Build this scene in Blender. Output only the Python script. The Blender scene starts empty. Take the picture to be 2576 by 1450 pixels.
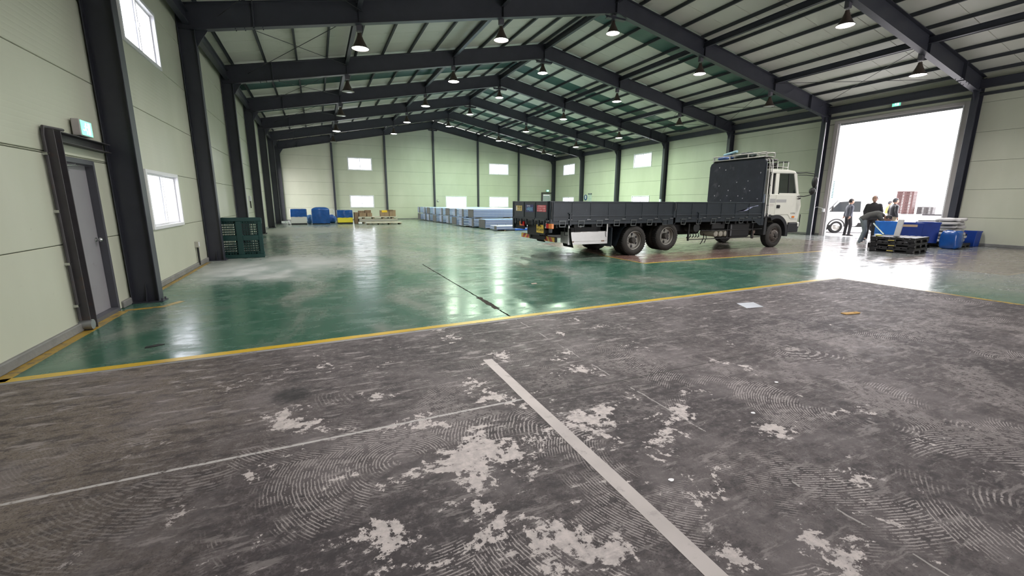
import bpy, bmesh, math, random
from math import sin, cos, pi, radians, sqrt, atan2
from mathutils import Vector, Matrix
random.seed(7)
SC = bpy.context.scene
COL = SC.collection

# ------------------------------------------------------------------ camera
CAM_P = Vector((2.338, -8.2394, 1.5423))
YAW, PITCH, ROLL = 0.4240, 0.1987, 0.0041
fw = Vector((sin(YAW)*cos(PITCH), cos(YAW)*cos(PITCH), -sin(PITCH)))
rt = Vector((cos(YAW), -sin(YAW), 0)); up = rt.cross(fw)
rt, up = cos(ROLL)*rt + sin(ROLL)*up, -sin(ROLL)*rt + cos(ROLL)*up
cd = bpy.data.cameras.new('camera'); cam = bpy.data.objects.new('camera', cd); COL.objects.link(cam)
cam.matrix_world = Matrix(((rt.x, up.x, -fw.x, CAM_P.x), (rt.y, up.y, -fw.y, CAM_P.y), (rt.z, up.z, -fw.z, CAM_P.z), (0, 0, 0, 1)))
cd.sensor_width = 36; cd.sensor_fit = 'HORIZONTAL'; cd.lens = 36*1071.47/2576; cd.clip_start = .05; cd.clip_end = 400
SC.camera = cam

# ------------------------------------------------------------------ world, exposure
W = bpy.data.worlds.new('world'); SC.world = W; W.use_nodes = True
bg = W.node_tree.nodes['Background']; bg.inputs[0].default_value = (1.0, .97, 1.0, 1); bg.inputs[1].default_value = 8.0
SC.view_settings.view_transform = 'Standard'; SC.view_settings.look = 'None'
SC.view_settings.exposure = 0.0; SC.view_settings.gamma = 1.0; SC.view_settings.use_curve_mapping = False
SC.cycles.use_denoising = True
SC.cycles.max_bounces = 6; SC.cycles.diffuse_bounces = 3; SC.cycles.glossy_bounces = 3; SC.cycles.transparent_max_bounces = 8
SC.cycles.use_light_tree = False; SC.cycles.adaptive_threshold = .04
SC.cycles.sample_clamp_indirect = 6.0
LAMP_W = 112.0

# ------------------------------------------------------------------ helpers
class MB:
    def __init__(s): s.v = []; s.f = []
    def add(s, vs, fs):
        n = len(s.v); s.v += [tuple(p) for p in vs]; s.f += [tuple(i+n for i in q) for q in fs]; return s
    def box(s, x0, x1, y0, y1, z0, z1, m=None):
        x0, x1 = min(x0, x1), max(x0, x1); y0, y1 = min(y0, y1), max(y0, y1); z0, z1 = min(z0, z1), max(z0, z1)
        vs = [Vector(p) for p in ((x0,y0,z0),(x1,y0,z0),(x1,y1,z0),(x0,y1,z0),(x0,y0,z1),(x1,y0,z1),(x1,y1,z1),(x0,y1,z1))]
        if m: vs = [m @ p for p in vs]
        return s.add(vs, ((0,3,2,1),(4,5,6,7),(0,1,5,4),(1,2,6,5),(2,3,7,6),(3,0,4,7)))
    def bar(s, p0, p1, w, h, upv=(0,0,1), off=0.0):
        """oriented box from p0 to p1, w across, h along upv; off shifts along upv"""
        p0, p1 = Vector(p0), Vector(p1); d = (p1-p0); L = d.length; d.normalize()
        u = Vector(upv); u = (u - u.dot(d)*d).normalized(); r = d.cross(u)
        vs = []
        for t in (0, L):
            for a, b in ((-1,-1),(1,-1),(1,1),(-1,1)):
                vs.append(p0 + d*t + r*(a*w/2) + u*(b*h/2+off))
        return s.add(vs, ((0,1,2,3),(7,6,5,4),(0,4,5,1),(1,5,6,2),(2,6,7,3),(3,7,4,0)))
    def cyl(s, p0, p1, r0, r1=None, n=16, cap=True):
        p0, p1 = Vector(p0), Vector(p1); r1 = r0 if r1 is None else r1
        d = (p1-p0).normalized(); a = Vector((0,0,1)) if abs(d.z) < .9 else Vector((1,0,0))
        u = d.cross(a).normalized(); w = d.cross(u)
        vs = [p0+(u*cos(2*pi*i/n)+w*sin(2*pi*i/n))*r0 for i in range(n)]+[p1+(u*cos(2*pi*i/n)+w*sin(2*pi*i/n))*r1 for i in range(n)]
        fs = [(i, (i+1) % n, n+(i+1) % n, n+i) for i in range(n)]
        if cap: fs += [tuple(range(n-1,-1,-1)), tuple(range(n, 2*n))]
        return s.add(vs, fs)
    def tube(s, pts, r, n=8, closed=False):
        pts = [Vector(p) for p in pts]; N = len(pts); vs = []; fs = []; pu = None
        for i, p in enumerate(pts):
            a = pts[(i-1) % N] if (closed or i) else p; b = pts[(i+1) % N] if (closed or i < N-1) else p
            d = (b-a).normalized()
            if pu is None: pu = d.cross(Vector((0,0,1)) if abs(d.z) < .9 else Vector((1,0,0))).normalized()
            pu = (pu - d*pu.dot(d)).normalized(); w = d.cross(pu)
            rr = r[i] if isinstance(r, (list, tuple)) else r
            vs += [p+(pu*cos(2*pi*k/n)+w*sin(2*pi*k/n))*rr for k in range(n)]
        for i in range(N if closed else N-1):
            j = (i+1) % N
            fs += [(i*n+k, i*n+(k+1) % n, j*n+(k+1) % n, j*n+k) for k in range(n)]
        if not closed: fs += [tuple(range(n-1,-1,-1)), tuple(range((N-1)*n, N*n))]
        return s.add(vs, fs)
    def lathe(s, prof, o=(0,0,0), ax=(0,0,1), n=24, closed=False):
        """prof: list of (radius, height along ax)"""
        o = Vector(o); d = Vector(ax).normalized(); a = Vector((0,0,1)) if abs(d.z) < .9 else Vector((1,0,0))
        u = d.cross(a).normalized(); w = d.cross(u); vs = []; fs = []; m = len(prof)
        for r, h in prof:
            vs += [o+d*h+(u*cos(2*pi*k/n)+w*sin(2*pi*k/n))*max(r, 1e-4) for k in range(n)]
        for i in range(m if closed else m-1):
            j = (i+1) % m
            fs += [(i*n+k, i*n+(k+1) % n, j*n+(k+1) % n, j*n+k) for k in range(n)]
        return s.add(vs, fs)
    def prism(s, poly, d):
        """poly: 3-D points of one face; d: extrude vector"""
        n = len(poly); d = Vector(d); a = [Vector(p) for p in poly]; b = [p+d for p in a]
        return s.add(a+b, [tuple(range(n-1,-1,-1)), tuple(range(n, 2*n))]+[(i, (i+1) % n, n+(i+1) % n, n+i) for i in range(n)])
    def grid(s, nu, nv, fn):
        vs = [fn(i/nu, j/nv) for j in range(nv+1) for i in range(nu+1)]
        return s.add(vs, [(j*(nu+1)+i, j*(nu+1)+i+1, (j+1)*(nu+1)+i+1, (j+1)*(nu+1)+i) for j in range(nv) for i in range(nu)])
    def mesh(s, name, bevel=0, seg=1, smooth=None, solid=0):
        me = bpy.data.meshes.new(name); bm = bmesh.new()
        vs = [bm.verts.new(p) for p in s.v]
        for q in s.f:
            try: bm.faces.new([vs[i] for i in q])
            except ValueError: pass
        if smooth is not None or bevel: bmesh.ops.remove_doubles(bm, verts=bm.verts, dist=1e-5)
        if solid: bmesh.ops.solidify(bm, geom=bm.faces[:], thickness=solid)
        bmesh.ops.recalc_face_normals(bm, faces=bm.faces)
        if bevel:
            es = [e for e in bm.edges if len(e.link_faces) == 2 and e.calc_face_angle(0) > .5]
            bmesh.ops.bevel(bm, geom=es, offset=bevel, segments=seg, affect='EDGES', profile=.5, clamp_overlap=True)
        bm.to_mesh(me); bm.free()
        if smooth is not None:
            me.polygons.foreach_set('use_smooth', [True]*len(me.polygons)); me.set_sharp_from_angle(angle=radians(smooth))
        return me

def link(name, me, mat=None, parent=None, loc=None, rz=None, label=None):
    o = bpy.data.objects.new(name, me); COL.objects.link(o)
    if mat is not None and me is not None and not me.materials: me.materials.append(mat)
    if parent is not None: o.parent = parent
    if loc is not None: o.location = loc
    if rz is not None: o.rotation_euler = (0, 0, rz)
    if label: o['label'] = label
    return o
def part(name, mb, mat, parent, bevel=0, smooth=None, label=None, seg=1, solid=0, **k):
    return link(name, mb.mesh(name, bevel, seg, smooth, solid), mat, parent, label=label, **k)
def thing(name, label, cat, loc=(0,0,0), rz=0, group=None):
    o = bpy.data.objects.new(name, None); COL.objects.link(o); o.empty_display_size = .1
    o.location = loc; o.rotation_euler = (0, 0, rz); o['label'] = label; o['category'] = cat
    if group: o['group'] = group
    return o
def tag(o, label, cat, group=None):
    o['label'] = label; o['category'] = cat
    if group: o['group'] = group
    return o
def struct(o, label=None):
    o['kind'] = 'structure'
    if label: o['label'] = label
    return o
def copy_thing(root, label, loc=None, rz=None):
    def cp(o, par):
        c = o.copy(); COL.objects.link(c); c.parent = par
        for ch in list(o.children): cp(ch, c)
        return c
    r = cp(root, None); r['label'] = label
    if loc is not None: r.location = loc
    if rz is not None: r.rotation_euler = (0, 0, rz)
    return r
ORD = ['first', 'second', 'third', 'fourth', 'fifth', 'sixth', 'seventh', 'eighth', 'ninth', 'tenth', 'eleventh', 'twelfth']

# ------------------------------------------------------------------ materials
class NT:
    def __init__(s, mat): s.t = mat.node_tree; s.n = s.t.nodes
    def new(s, typ, **k):
        o = s.n.new(typ)
        for a, b in k.items(): setattr(o, a, b)
        return o
    def put(s, sock, v):
        if isinstance(v, bpy.types.NodeSocket): s.t.links.new(v, sock)
        elif isinstance(v, (tuple, list)) and len(v) == 3 and sock.type == 'RGBA': sock.default_value = (*v, 1)
        else: sock.default_value = v
    def m(s, op, a, b=None, c=None, clamp=False):
        o = s.new('ShaderNodeMath', operation=op, use_clamp=clamp); s.put(o.inputs[0], a)
        if b is not None: s.put(o.inputs[1], b)
        if c is not None: s.put(o.inputs[2], c)
        return o.outputs[0]
    def vm(s, op, a, b=None):
        o = s.new('ShaderNodeVectorMath', operation=op); s.put(o.inputs[0], a)
        if b is not None: s.put(o.inputs[1], b)
        return o.outputs[0]
    def mix(s, f, a, b, typ='MIX'):
        o = s.new('ShaderNodeMix', data_type='RGBA', blend_type=typ, clamp_factor=True); s.put(o.inputs[0], f); s.put(o.inputs[6], a); s.put(o.inputs[7], b); return o.outputs[2]
    def fmix(s, f, a, b):
        o = s.new('ShaderNodeMix', data_type='FLOAT'); s.put(o.inputs[0], f); s.put(o.inputs[2], a); s.put(o.inputs[3], b); return o.outputs[0]
    def noise(s, vec, scale, detail=4, rough=.55, dist=0.0):
        o = s.new('ShaderNodeTexNoise'); s.put(o.inputs['Vector'], vec); o.inputs['Scale'].default_value = scale
        o.inputs['Detail'].default_value = detail; o.inputs['Roughness'].default_value = rough; o.inputs['Distortion'].default_value = dist
        return o.outputs[0]
    def ss(s, v, a, b):
        o = s.new('ShaderNodeMapRange', interpolation_type='SMOOTHSTEP'); s.put(o.inputs[0], v); o.inputs[1].default_value = a; o.inputs[2].default_value = b; return o.outputs[0]
    def bump(s, h, strength=.3, dist=.01):
        o = s.new('ShaderNodeBump'); s.put(o.inputs['Height'], h); o.inputs['Strength'].default_value = strength; o.inputs['Distance'].default_value = dist; return o.outputs[0]
    def pos(s): return s.new('ShaderNodeNewGeometry').outputs['Position']
    def obj(s): return s.new('ShaderNodeTexCoord').outputs['Object']
MATS = {}
def P(name, col, rough=.5, metal=0.0, spec=.5, nz=0.0, ns=8.0, bump=0.0, bs=40.0, emit=None, es=1.0, dirt=None, da=0.0, ds=3.0, coat=0.0, stretch=None):
    """principled with noise variation nz, an optional dirt colour and bump"""
    if name in MATS: return MATS[name]
    m = bpy.data.materials.new(name); m.use_nodes = True; MATS[name] = m
    t = NT(m); b = t.n['Principled BSDF']; vec = t.obj()
    if stretch: vec = t.vm('MULTIPLY', vec, stretch)
    c = col
    if nz:
        f = t.noise(vec, ns, 5)
        c = t.mix(f, tuple(max(0, x*(1-nz)) for x in col), tuple(min(1, x*(1+nz)) for x in col))
    if dirt is not None:
        f = t.ss(t.noise(vec, ds, 6, .65), .62-da*.3, .78-da*.3)
        c = t.mix(t.m('MULTIPLY', f, min(1, .4+da)), c, dirt)
    t.put(b.inputs['Base Color'], c); b.inputs['Roughness'].default_value = rough; b.inputs['Metallic'].default_value = metal
    b.inputs['Specular IOR Level'].default_value = spec
    if coat: b.inputs['Coat Weight'].default_value = coat
    if bump: t.put(b.inputs['Normal'], t.bump(t.noise(vec, bs, 4), bump, .02))
    if emit: t.put(b.inputs['Emission Color'], emit); b.inputs['Emission Strength'].default_value = es
    return m
def glass(name, col=(.95, .97, 1), gl=.12, rough=.03):
    if name in MATS: return MATS[name]
    m = bpy.data.materials.new(name); m.use_nodes = True; MATS[name] = m; t = NT(m); t.n.clear()
    a = t.new('ShaderNodeBsdfTransparent'); a.inputs[0].default_value = (*col, 1)
    g = t.new('ShaderNodeBsdfGlossy'); g.inputs['Roughness'].default_value = rough
    x = t.new('ShaderNodeMixShader'); x.inputs[0].default_value = gl
    o = t.new('ShaderNodeOutputMaterial'); t.put(x.inputs[1], a.outputs[0]); t.put(x.inputs[2], g.outputs[0]); t.put(o.inputs[0], x.outputs[0])
    return m
def emis(name, col, s):
    if name in MATS: return MATS[name]
    m = bpy.data.materials.new(name); m.use_nodes = True; MATS[name] = m; t = NT(m); b = t.n['Principled BSDF']
    t.put(b.inputs['Base Color'], (.8, .8, .8)); t.put(b.inputs['Emission Color'], col); b.inputs['Emission Strength'].default_value = s
    return m

STEEL = P('steel_grey_paint', (.040, .042, .056), .42, 0, .5, nz=.25, ns=3, bump=.05, bs=30)
STEELD = P('steel_purlin_paint', (.040, .044, .052), .55, 0, .4, nz=.3, ns=4)
WHITE = P('white_upvc', (.78, .78, .80), .35)
CONC = P('curb_concrete', (.20, .20, .19), .8, nz=.4, ns=5, bump=.3, bs=25)

def wall_mat():
    m = bpy.data.materials.new('cream_green_panel'); m.use_nodes = True; t = NT(m); b = t.n['Principled BSDF']; p = t.pos()
    sx = t.new('ShaderNodeSeparateXYZ'); t.put(sx.inputs[0], p)
    n1 = t.noise(t.vm('MULTIPLY', p, (1, 1, .35)), .9, 5)
    c = t.mix(t.ss(n1, .3, .75), (.52, .535, .425), (.58, .59, .48))
    n2 = t.ss(t.noise(t.vm('MULTIPLY', p, (1, 1, 6)), 2.2, 5, .7), .66, .8)
    c = t.mix(t.m('MULTIPLY', n2, .25), c, (.33, .33, .25))
    sp = t.ss(t.noise(p, 14, 3, .5), .74, .78)
    c = t.mix(t.m('MULTIPLY', sp, .35), c, (.16, .17, .10))
    t.put(b.inputs['Base Color'], c); b.inputs['Roughness'].default_value = .38; b.inputs['Specular IOR Level'].default_value = .4
    w = t.m('SINE', t.m('MULTIPLY', sx.outputs[2], 2*pi/.13))
    rib = t.m('MULTIPLY', t.m('POWER', t.m('ABSOLUTE', w), 12.0), t.m('MULTIPLY', t.ss(sx.outputs[2], 1.9, 2.6), -.45))
    h = t.m('ADD', rib, t.m('MULTIPLY', n1, .8))
    t.put(b.inputs['Normal'], t.bump(h, .08, .02))
    return m
PANEL = wall_mat()
PANELB = P('panel_joint_backing', (.12, .13, .10), .8)
ROOFM = P('roof_sheet_underside', (.60, .60, .53), .5, 0, .4, nz=.10, ns=.6, dirt=(.40, .41, .34), da=.15, ds=1.3)
ROOFG = P('dark_green_roof_sheet', (.030, .085, .072), .4, nz=.3, ns=2)

# ------------------------------------------------------------------ dimensions
BAY = 5.2; XR = 24.62; XC = XR/2; XWL = -.367; XWR = XR+.367; YB = 31.36; YF = -15.6
SL = .1947
def zb(x): return 5.566 + SL*(x if x <= XC else XR-x)        # rafter underside
RD = .60                                                     # rafter depth
def zt(x): return zb(x)+RD
PUR = .11
def zr(x): return zt(x)+PUR                                  # roof sheet underside
XK = [XC-8.52, XC-4.26, XC, XC+4.26, XC+8.52]                # lamp and tie-beam lines

# ------------------------------------------------------------------ floor
def floor_mat():
    m = bpy.data.materials.new('worn_painted_floor'); m.use_nodes = True; t = NT(m); b = t.n['Principled BSDF']; p = t.pos()
    sx = t.new('ShaderNodeSeparateXYZ'); t.put(sx.inputs[0], p); X, Y = sx.outputs[0], sx.outputs[1]
    wob = t.m('MULTIPLY', t.m('SUBTRACT', t.noise(p, 6, 2), .5), .05)
    lt = lambda v, a: t.m('LESS_THAN', v, a)
    gt = lambda v, a: t.m('GREATER_THAN', v, a)
    AND = lambda *a: a[0] if len(a) == 1 else t.m('MULTIPLY', a[0], AND(*a[1:]))
    Yl = t.m('SUBTRACT', t.m('SUBTRACT', Y, t.m('MULTIPLY', X, .029)), -3.33)      # <0 in front of the yellow line
    Xl = t.m('SUBTRACT', X, t.m('ADD', 12.23, wob))
    zoneA = AND(lt(t.m('ADD', Yl, wob), 0), lt(Xl, 0))
    # --- adhesive-stained bare concrete
    n_big = t.noise(p, .55, 3, .5); n_mid = t.noise(p, 2.1, 7, .70, .25); n_fine = t.noise(p, 19, 4, .7); n_grit = t.noise(p, 85, 2, .7)
    dark = t.mix(t.ss(n_big, .35, .65), (.052, .043, .046), (.088, .074, .075))
    brown = t.ss(t.m('ADD', t.m('MULTIPLY', X, -1.0), t.m('MULTIPLY', n_big, 1.6)), -1.35, .1)  # lighter brown towards the left wall: a change of lighting put into the colour
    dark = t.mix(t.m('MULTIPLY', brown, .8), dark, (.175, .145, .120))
    dark = t.mix(t.ss(n_fine, .45, .7), dark, t.mix(.5, dark, (.22, .195, .195)))
    dark = t.mix(t.m('MULTIPLY', t.ss(n_grit, .50, .66), .75), dark, (.036, .032, .034))
    mott = t.noise(t.vm('MULTIPLY', p, (1, 2.2, 1)), 5.5, 5, .7)
    dark = t.mix(t.m('MULTIPLY', t.ss(mott, .50, .40), .65), dark, (.034, .030, .033))
    # combed trowel arcs
    vo = t.new('ShaderNodeTexVoronoi'); vo.inputs['Scale'].default_value = .85; vo.inputs['Randomness'].default_value = 1.0
    t.put(vo.inputs['Vector'], t.vm('ADD', p, (13.7, 4.1, 0)))
    vcol = vo.outputs['Color']; sc = t.new('ShaderNodeSeparateColor'); t.put(sc.inputs[0], vcol)
    cb = t.new('ShaderNodeCombineXYZ'); an = t.m('MULTIPLY', sc.outputs[0], 6.2832); rd = t.m('ADD', .55, t.m('MULTIPLY', sc.outputs[1], .6))
    t.put(cb.inputs[0], t.m('MULTIPLY', t.m('COSINE', an), rd)); t.put(cb.inputs[1], t.m('MULTIPLY', t.m('SINE', an), rd)); off = cb.outputs[0]
    rel = t.vm('ADD', t.vm('SUBTRACT', t.vm('ADD', p, (13.7, 4.1, 0)), vo.outputs['Position']), off)
    ln = t.new('ShaderNodeVectorMath', operation='LENGTH'); t.put(ln.inputs[0], rel)
    ring = t.m('SINE', t.m('MULTIPLY', t.m('ADD', ln.outputs['Value'], t.m('MULTIPLY', n_mid, .05)), 2*pi/.0175))
    lite = t.ss(t.noise(p, 1.15, 5, .7), .46, .66)
    dark = t.mix(t.m('MULTIPLY', lite, .6), dark, (.165, .145, .148))
    ringm = AND(t.ss(ring, .15, .75), t.ss(t.noise(p, 1.5, 3, .65), .475, .57), gt(n_fine, .45))
    near = t.ss(t.m('ADD', Y, t.m('MULTIPLY', n_big, 2.0)), -2.6, -4.9)
    ringm = t.m('MULTIPLY', ringm, t.m('MULTIPLY', near, t.fmix(t.ss(X, 1.0, 2.6), .25, 1.0)))
    # pale scraped patches, denser in the middle of the stained area
    cx = t.m('SUBTRACT', X, 3.3); cy = t.m('SUBTRACT', Y, -6.4)
    dd = t.m('SQRT', t.m('ADD', t.m('MULTIPLY', cx, t.m('MULTIPLY', cx, .45)), t.m('MULTIPLY', cy, t.m('MULTIPLY', cy, .30))))
    thr = t.m('ADD', .528, t.m('MULTIPLY', t.m('MINIMUM', dd, 3.0), .040))
    pt = t.m('SUBTRACT', t.m('ADD', t.m('MULTIPLY', n_mid, .80), t.m('MULTIPLY', n_fine, .20)), thr)
    spots = t.m('SUBTRACT', t.m('ADD', t.m('MULTIPLY', mott, .72), t.m('MULTIPLY', n_mid, .28)), t.m('ADD', thr, .035))
    patch = t.m('MULTIPLY', t.m('MAXIMUM', t.ss(pt, 0.0, .02), t.m('MULTIPLY', t.ss(spots, 0.0, .03), .85)), t.ss(X, .4, 2.2))
    streak = t.ss(t.noise(t.vm('MULTIPLY', p, (1.2, 5, 1)), 2.4, 5, .74), .55, .63)
    patch2 = t.m('MULTIPLY', streak, t.fmix(t.ss(Y, -5.6, -3.8), .40, .80))
    pale = t.mix(t.ss(n_fine, .35, .7), (.38, .345, .335), (.54, .485, .47))
    cA = t.mix(t.m('MULTIPLY', ringm, .8), dark, (.36, .325, .315))
    cA = t.mix(patch, cA, pale)
    cA = t.mix(patch2, cA, (.30, .27, .265))
    oil = t.ss(t.m('ADD', t.m('SQRT', t.m('ADD', t.m('POWER', t.m('SUBTRACT', X, 2.04), 2.0), t.m('POWER', t.m('SUBTRACT', Y, -4.58), 2.0))), t.m('MULTIPLY', n_fine, .25)), .36, .18)
    cA = t.mix(t.m('MULTIPLY', oil, .8), cA, (.018, .018, .02))
    # --- green epoxy
    wear = t.noise(t.vm('MULTIPLY', p, (1.0, .55, 1)), .75, 5, .62, .4); wear2 = t.noise(t.vm('MULTIPLY', p, (.7, 1.9, 1)), 2.2, 5, .72)
    gfresh = t.mix(n_big, (.022, .088, .055), (.055, .130, .092))
    gworn = (.18, .205, .175)
    far = t.ss(t.m('ADD', Y, t.m('MULTIPLY', X, -.10)), -1.2, 4.5)
    wf = t.ss(t.m('ADD', wear, t.m('MULTIPLY', far, .20)), .48, .74)
    cB = t.mix(wf, gfresh, gworn)
    cB = t.mix(t.m('MULTIPLY', t.ss(wear2, .54, .74), .30), cB, (.24, .265, .235))
    # pale dusty patches beside the left wall, window light put into their colour
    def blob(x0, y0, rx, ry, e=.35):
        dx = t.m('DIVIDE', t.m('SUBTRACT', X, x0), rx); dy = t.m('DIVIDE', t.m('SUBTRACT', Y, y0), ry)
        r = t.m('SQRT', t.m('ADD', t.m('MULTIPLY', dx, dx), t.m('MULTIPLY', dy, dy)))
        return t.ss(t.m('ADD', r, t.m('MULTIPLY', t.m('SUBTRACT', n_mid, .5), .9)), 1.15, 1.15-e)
    dust_light = t.m('MAXIMUM', t.m('MULTIPLY', t.m('MULTIPLY', blob(1.3, 3.4, 2.3, 2.9, 1.15), t.fmix(t.ss(wear, .35, .62), .45, 1.0)), .95), t.m('MULTIPLY', blob(1.2, 17.5, 2.8, 4.5, .9), .5))
    cB = t.mix(dust_light, cB, (.58, .585, .57))
    tan_ = t.m('MULTIPLY', blob(3.5, 19.5, 5.0, 3.2, .8), .45)
    cB = t.mix(tan_, cB, (.20, .18, .13))
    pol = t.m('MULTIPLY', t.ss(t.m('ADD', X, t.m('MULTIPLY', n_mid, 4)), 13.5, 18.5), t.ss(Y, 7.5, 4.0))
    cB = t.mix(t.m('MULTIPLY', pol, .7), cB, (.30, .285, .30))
    # --- red-brown bays
    zC = t.m('MAXIMUM', AND(gt(X, 9.99), lt(X, 21.5), gt(Y, .38), lt(Y, 6.2)), AND(gt(X, 16.2), lt(X, 24.7), gt(Y, -4.2), lt(Y, -1.6)))
    cC = t.mix(t.ss(wear, .35, .65), (.160, .085, .068), (.21, .145, .125))
    cC = t.mix(t.m('MULTIPLY', t.ss(wear2, .5, .7), .5), cC, (.25, .21, .19))
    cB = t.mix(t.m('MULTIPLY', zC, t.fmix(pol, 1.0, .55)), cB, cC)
    # expansion joints and a crack
    jl = lambda v, a, w: t.m('LESS_THAN', t.m('ABSOLUTE', t.m('SUBTRACT', v, a)), w)
    jx = t.m('ADD', 4.655, t.m('MULTIPLY', t.m('SUBTRACT', n_mid, .5), .05))
    crk = AND(lt(t.m('ABSOLUTE', t.m('SUBTRACT', X, jx)), .013), gt(Y, -3.3), lt(Y, 2.4))
    gash = AND(lt(t.m('ABSOLUTE', t.m('SUBTRACT', X, jx)), t.m('ADD', .045, t.m('MULTIPLY', wob, 1.6))), gt(Y, -2.6), lt(Y, -1.75))
    jn = t.m('MAXIMUM', AND(jl(Y, -.23, .008), lt(X, 9.0)), t.m('MAXIMUM', jl(Y, 10.4, .012), AND(jl(X, 12.31, .008), gt(Y, 4))))
    crk = t.m('MAXIMUM', crk, t.m('MULTIPLY', jn, .6))
    cB = t.mix(crk, cB, (.020, .020, .018)); cB = t.mix(gash, cB, (.060, .056, .050))
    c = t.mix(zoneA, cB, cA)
    # thin pale saw-cut line crossing the stained area
    cut = AND(jl(Y, -5.395, .012), lt(X, 3.75), gt(X, -.3), zoneA)
    c = t.mix(t.m('MULTIPLY', cut, t.ss(n_fine, .3, .5)), c, (.42, .40, .39))
    cut2 = AND(lt(t.m('ABSOLUTE', t.m('SUBTRACT', X, t.m('ADD', 4.66, wob))), .006), zoneA, gt(n_mid, .5))
    c = t.mix(cut2, c, (.30, .28, .27))
    cut3 = AND(jl(Y, -5.42, .008), gt(X, 3.9), zoneA)
    c = t.mix(t.m('MULTIPLY', cut3, .7), c, (.035, .033, .03))
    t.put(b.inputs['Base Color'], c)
    rg = t.m('SUBTRACT', t.fmix(t.ss(wear2, .35, .75), .17, .38), t.m('MULTIPLY', pol, .04)); rg = t.m('ADD', rg, t.m('MULTIPLY', dust_light, .35))
    rA = t.fmix(t.ss(mott, .52, .62), .66, .50)
    ck = t.m('MULTIPLY', t.m('MAXIMUM', crk, gash), t.m('SUBTRACT', 1.0, zoneA))
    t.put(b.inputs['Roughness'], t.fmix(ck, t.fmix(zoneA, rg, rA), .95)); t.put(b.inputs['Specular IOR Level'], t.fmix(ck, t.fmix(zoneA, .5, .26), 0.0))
    hB = t.noise(p, 5.0, 3, .6)
    t.put(b.inputs['Normal'], t.bump(hB, .12, .012))
    return m
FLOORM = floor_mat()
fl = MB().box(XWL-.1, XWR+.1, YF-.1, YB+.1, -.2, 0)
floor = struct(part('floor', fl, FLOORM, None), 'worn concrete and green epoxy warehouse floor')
def worn_paint(name, col, col2, thr=.42, rr=(.2, .45)):
    m = bpy.data.materials.new(name); m.use_nodes = True; t = NT(m); b = t.n['Principled BSDF']; p = t.pos()
    n = t.noise(p, 9, 6, .7); n2 = t.noise(p, 1.5, 4)
    c = t.mix(t.ss(n2, .35, .7), col, tuple(x*.8 for x in col)); c = t.mix(t.ss(n, thr, thr-.1), c, col2)
    t.put(b.inputs['Base Color'], c); t.put(b.inputs['Roughness'], t.fmix(n, *rr)); return m
YEL = worn_paint('yellow_line_paint', (.56, .37, .025), (.26, .20, .08), .40)
YELO = worn_paint('old_yellow_paint', (.40, .26, .04), (.16, .12, .06), .50)
PALE = worn_paint('pale_strip', (.50, .455, .44), (.36, .325, .315), .45, (.55, .75))
GREYL = worn_paint('grey_edge_strip', (.25, .24, .235), (.12, .11, .11), .47, (.5, .7))
def strip(name, pts, w, mat, z=.002):
    """flat painted line along pts with slightly uneven edges, 2 mm thick"""
    mb = MB(); rnd = random.Random(sum(map(ord, name)) + len(pts)); vs = []; P_ = []
    for (x0, y0), (x1, y1) in zip(pts[:-1], pts[1:]):
        n = max(2, int(math.hypot(x1-x0, y1-y0)/.25))
        P_ += [(x0+(x1-x0)*i/n, y0+(y1-y0)*i/n) for i in range(n)]
    P_.append(pts[-1])
    for i, (x, y) in enumerate(P_):
        a = P_[max(0, i-1)]; b = P_[min(len(P_)-1, i+1)]; dx, dy = b[0]-a[0], b[1]-a[1]; L = math.hypot(dx, dy)
        nx, ny = -dy/L, dx/L
        for s_ in (1, -1):
            k = w/2*(1+rnd.uniform(-.06, .06)); vs.append((x+nx*k*s_, y+ny*k*s_, z))
    n = len(P_); vs += [(x, y, z-.0015) for x, y, z in vs]; N = 2*n
    fs = [(2*i, 2*i+1, 2*i+3, 2*i+2) for i in range(n-1)]+[(2*i, 2*i+2, N+2*i+2, N+2*i) for i in range(n-1)]+[(2*i+1, N+2*i+1, N+2*i+3, 2*i+3) for i in range(n-1)]
    mb.add(vs, fs); return part(name, mb, mat, floor)
strip('yellow_line', [(-.30, -3.27), (4.9, -3.10), (12.25, -2.96)], .105, YEL)
strip('grey_edge_line', [(-.30, -3.355), (4.9, -3.19), (12.2, -3.05)], .06, GREYL)
strip('yellow_line', [(-.30, -3.30), (-.29, -.60)], .13, YELO)
strip('yellow_line', [(-.28, -.58), (.14, -.50), (.30, -.18)], .10, YELO)
strip('yellow_line', [(12.28, -2.96), (12.28, -8.0)], .10, YELO)
strip('yellow_line', [(9.97, 2.3), (9.97, .35)], .08, YELO)
strip('yellow_line', [(9.95, .35), (18.6, .35)], .08, YEL)
strip('yellow_line', [(16.2, -1.5), (16.2, -4.25), (24.4, -4.25)], .06, worn_paint('faded_yellow', (.32, .27, .20), (.24, .21, .18), .5))
strip('yellow_line', [(-.29, .5), (-.29, 4.8)], .08, YELO)
strip('pale_floor_strip', [(3.775, -4.47), (3.765, -5.6), (3.755, -7.3), (3.77, -9.0)], .095, PALE)

# outside yard
yard = struct(part('floor', MB().box(XWR+.1, 95, -60, 90, -.22, -.005), P('yard_concrete', (.50, .49, .50), .8, nz=.15, ns=.5), None), 'pale concrete yard outside the open door')

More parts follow.
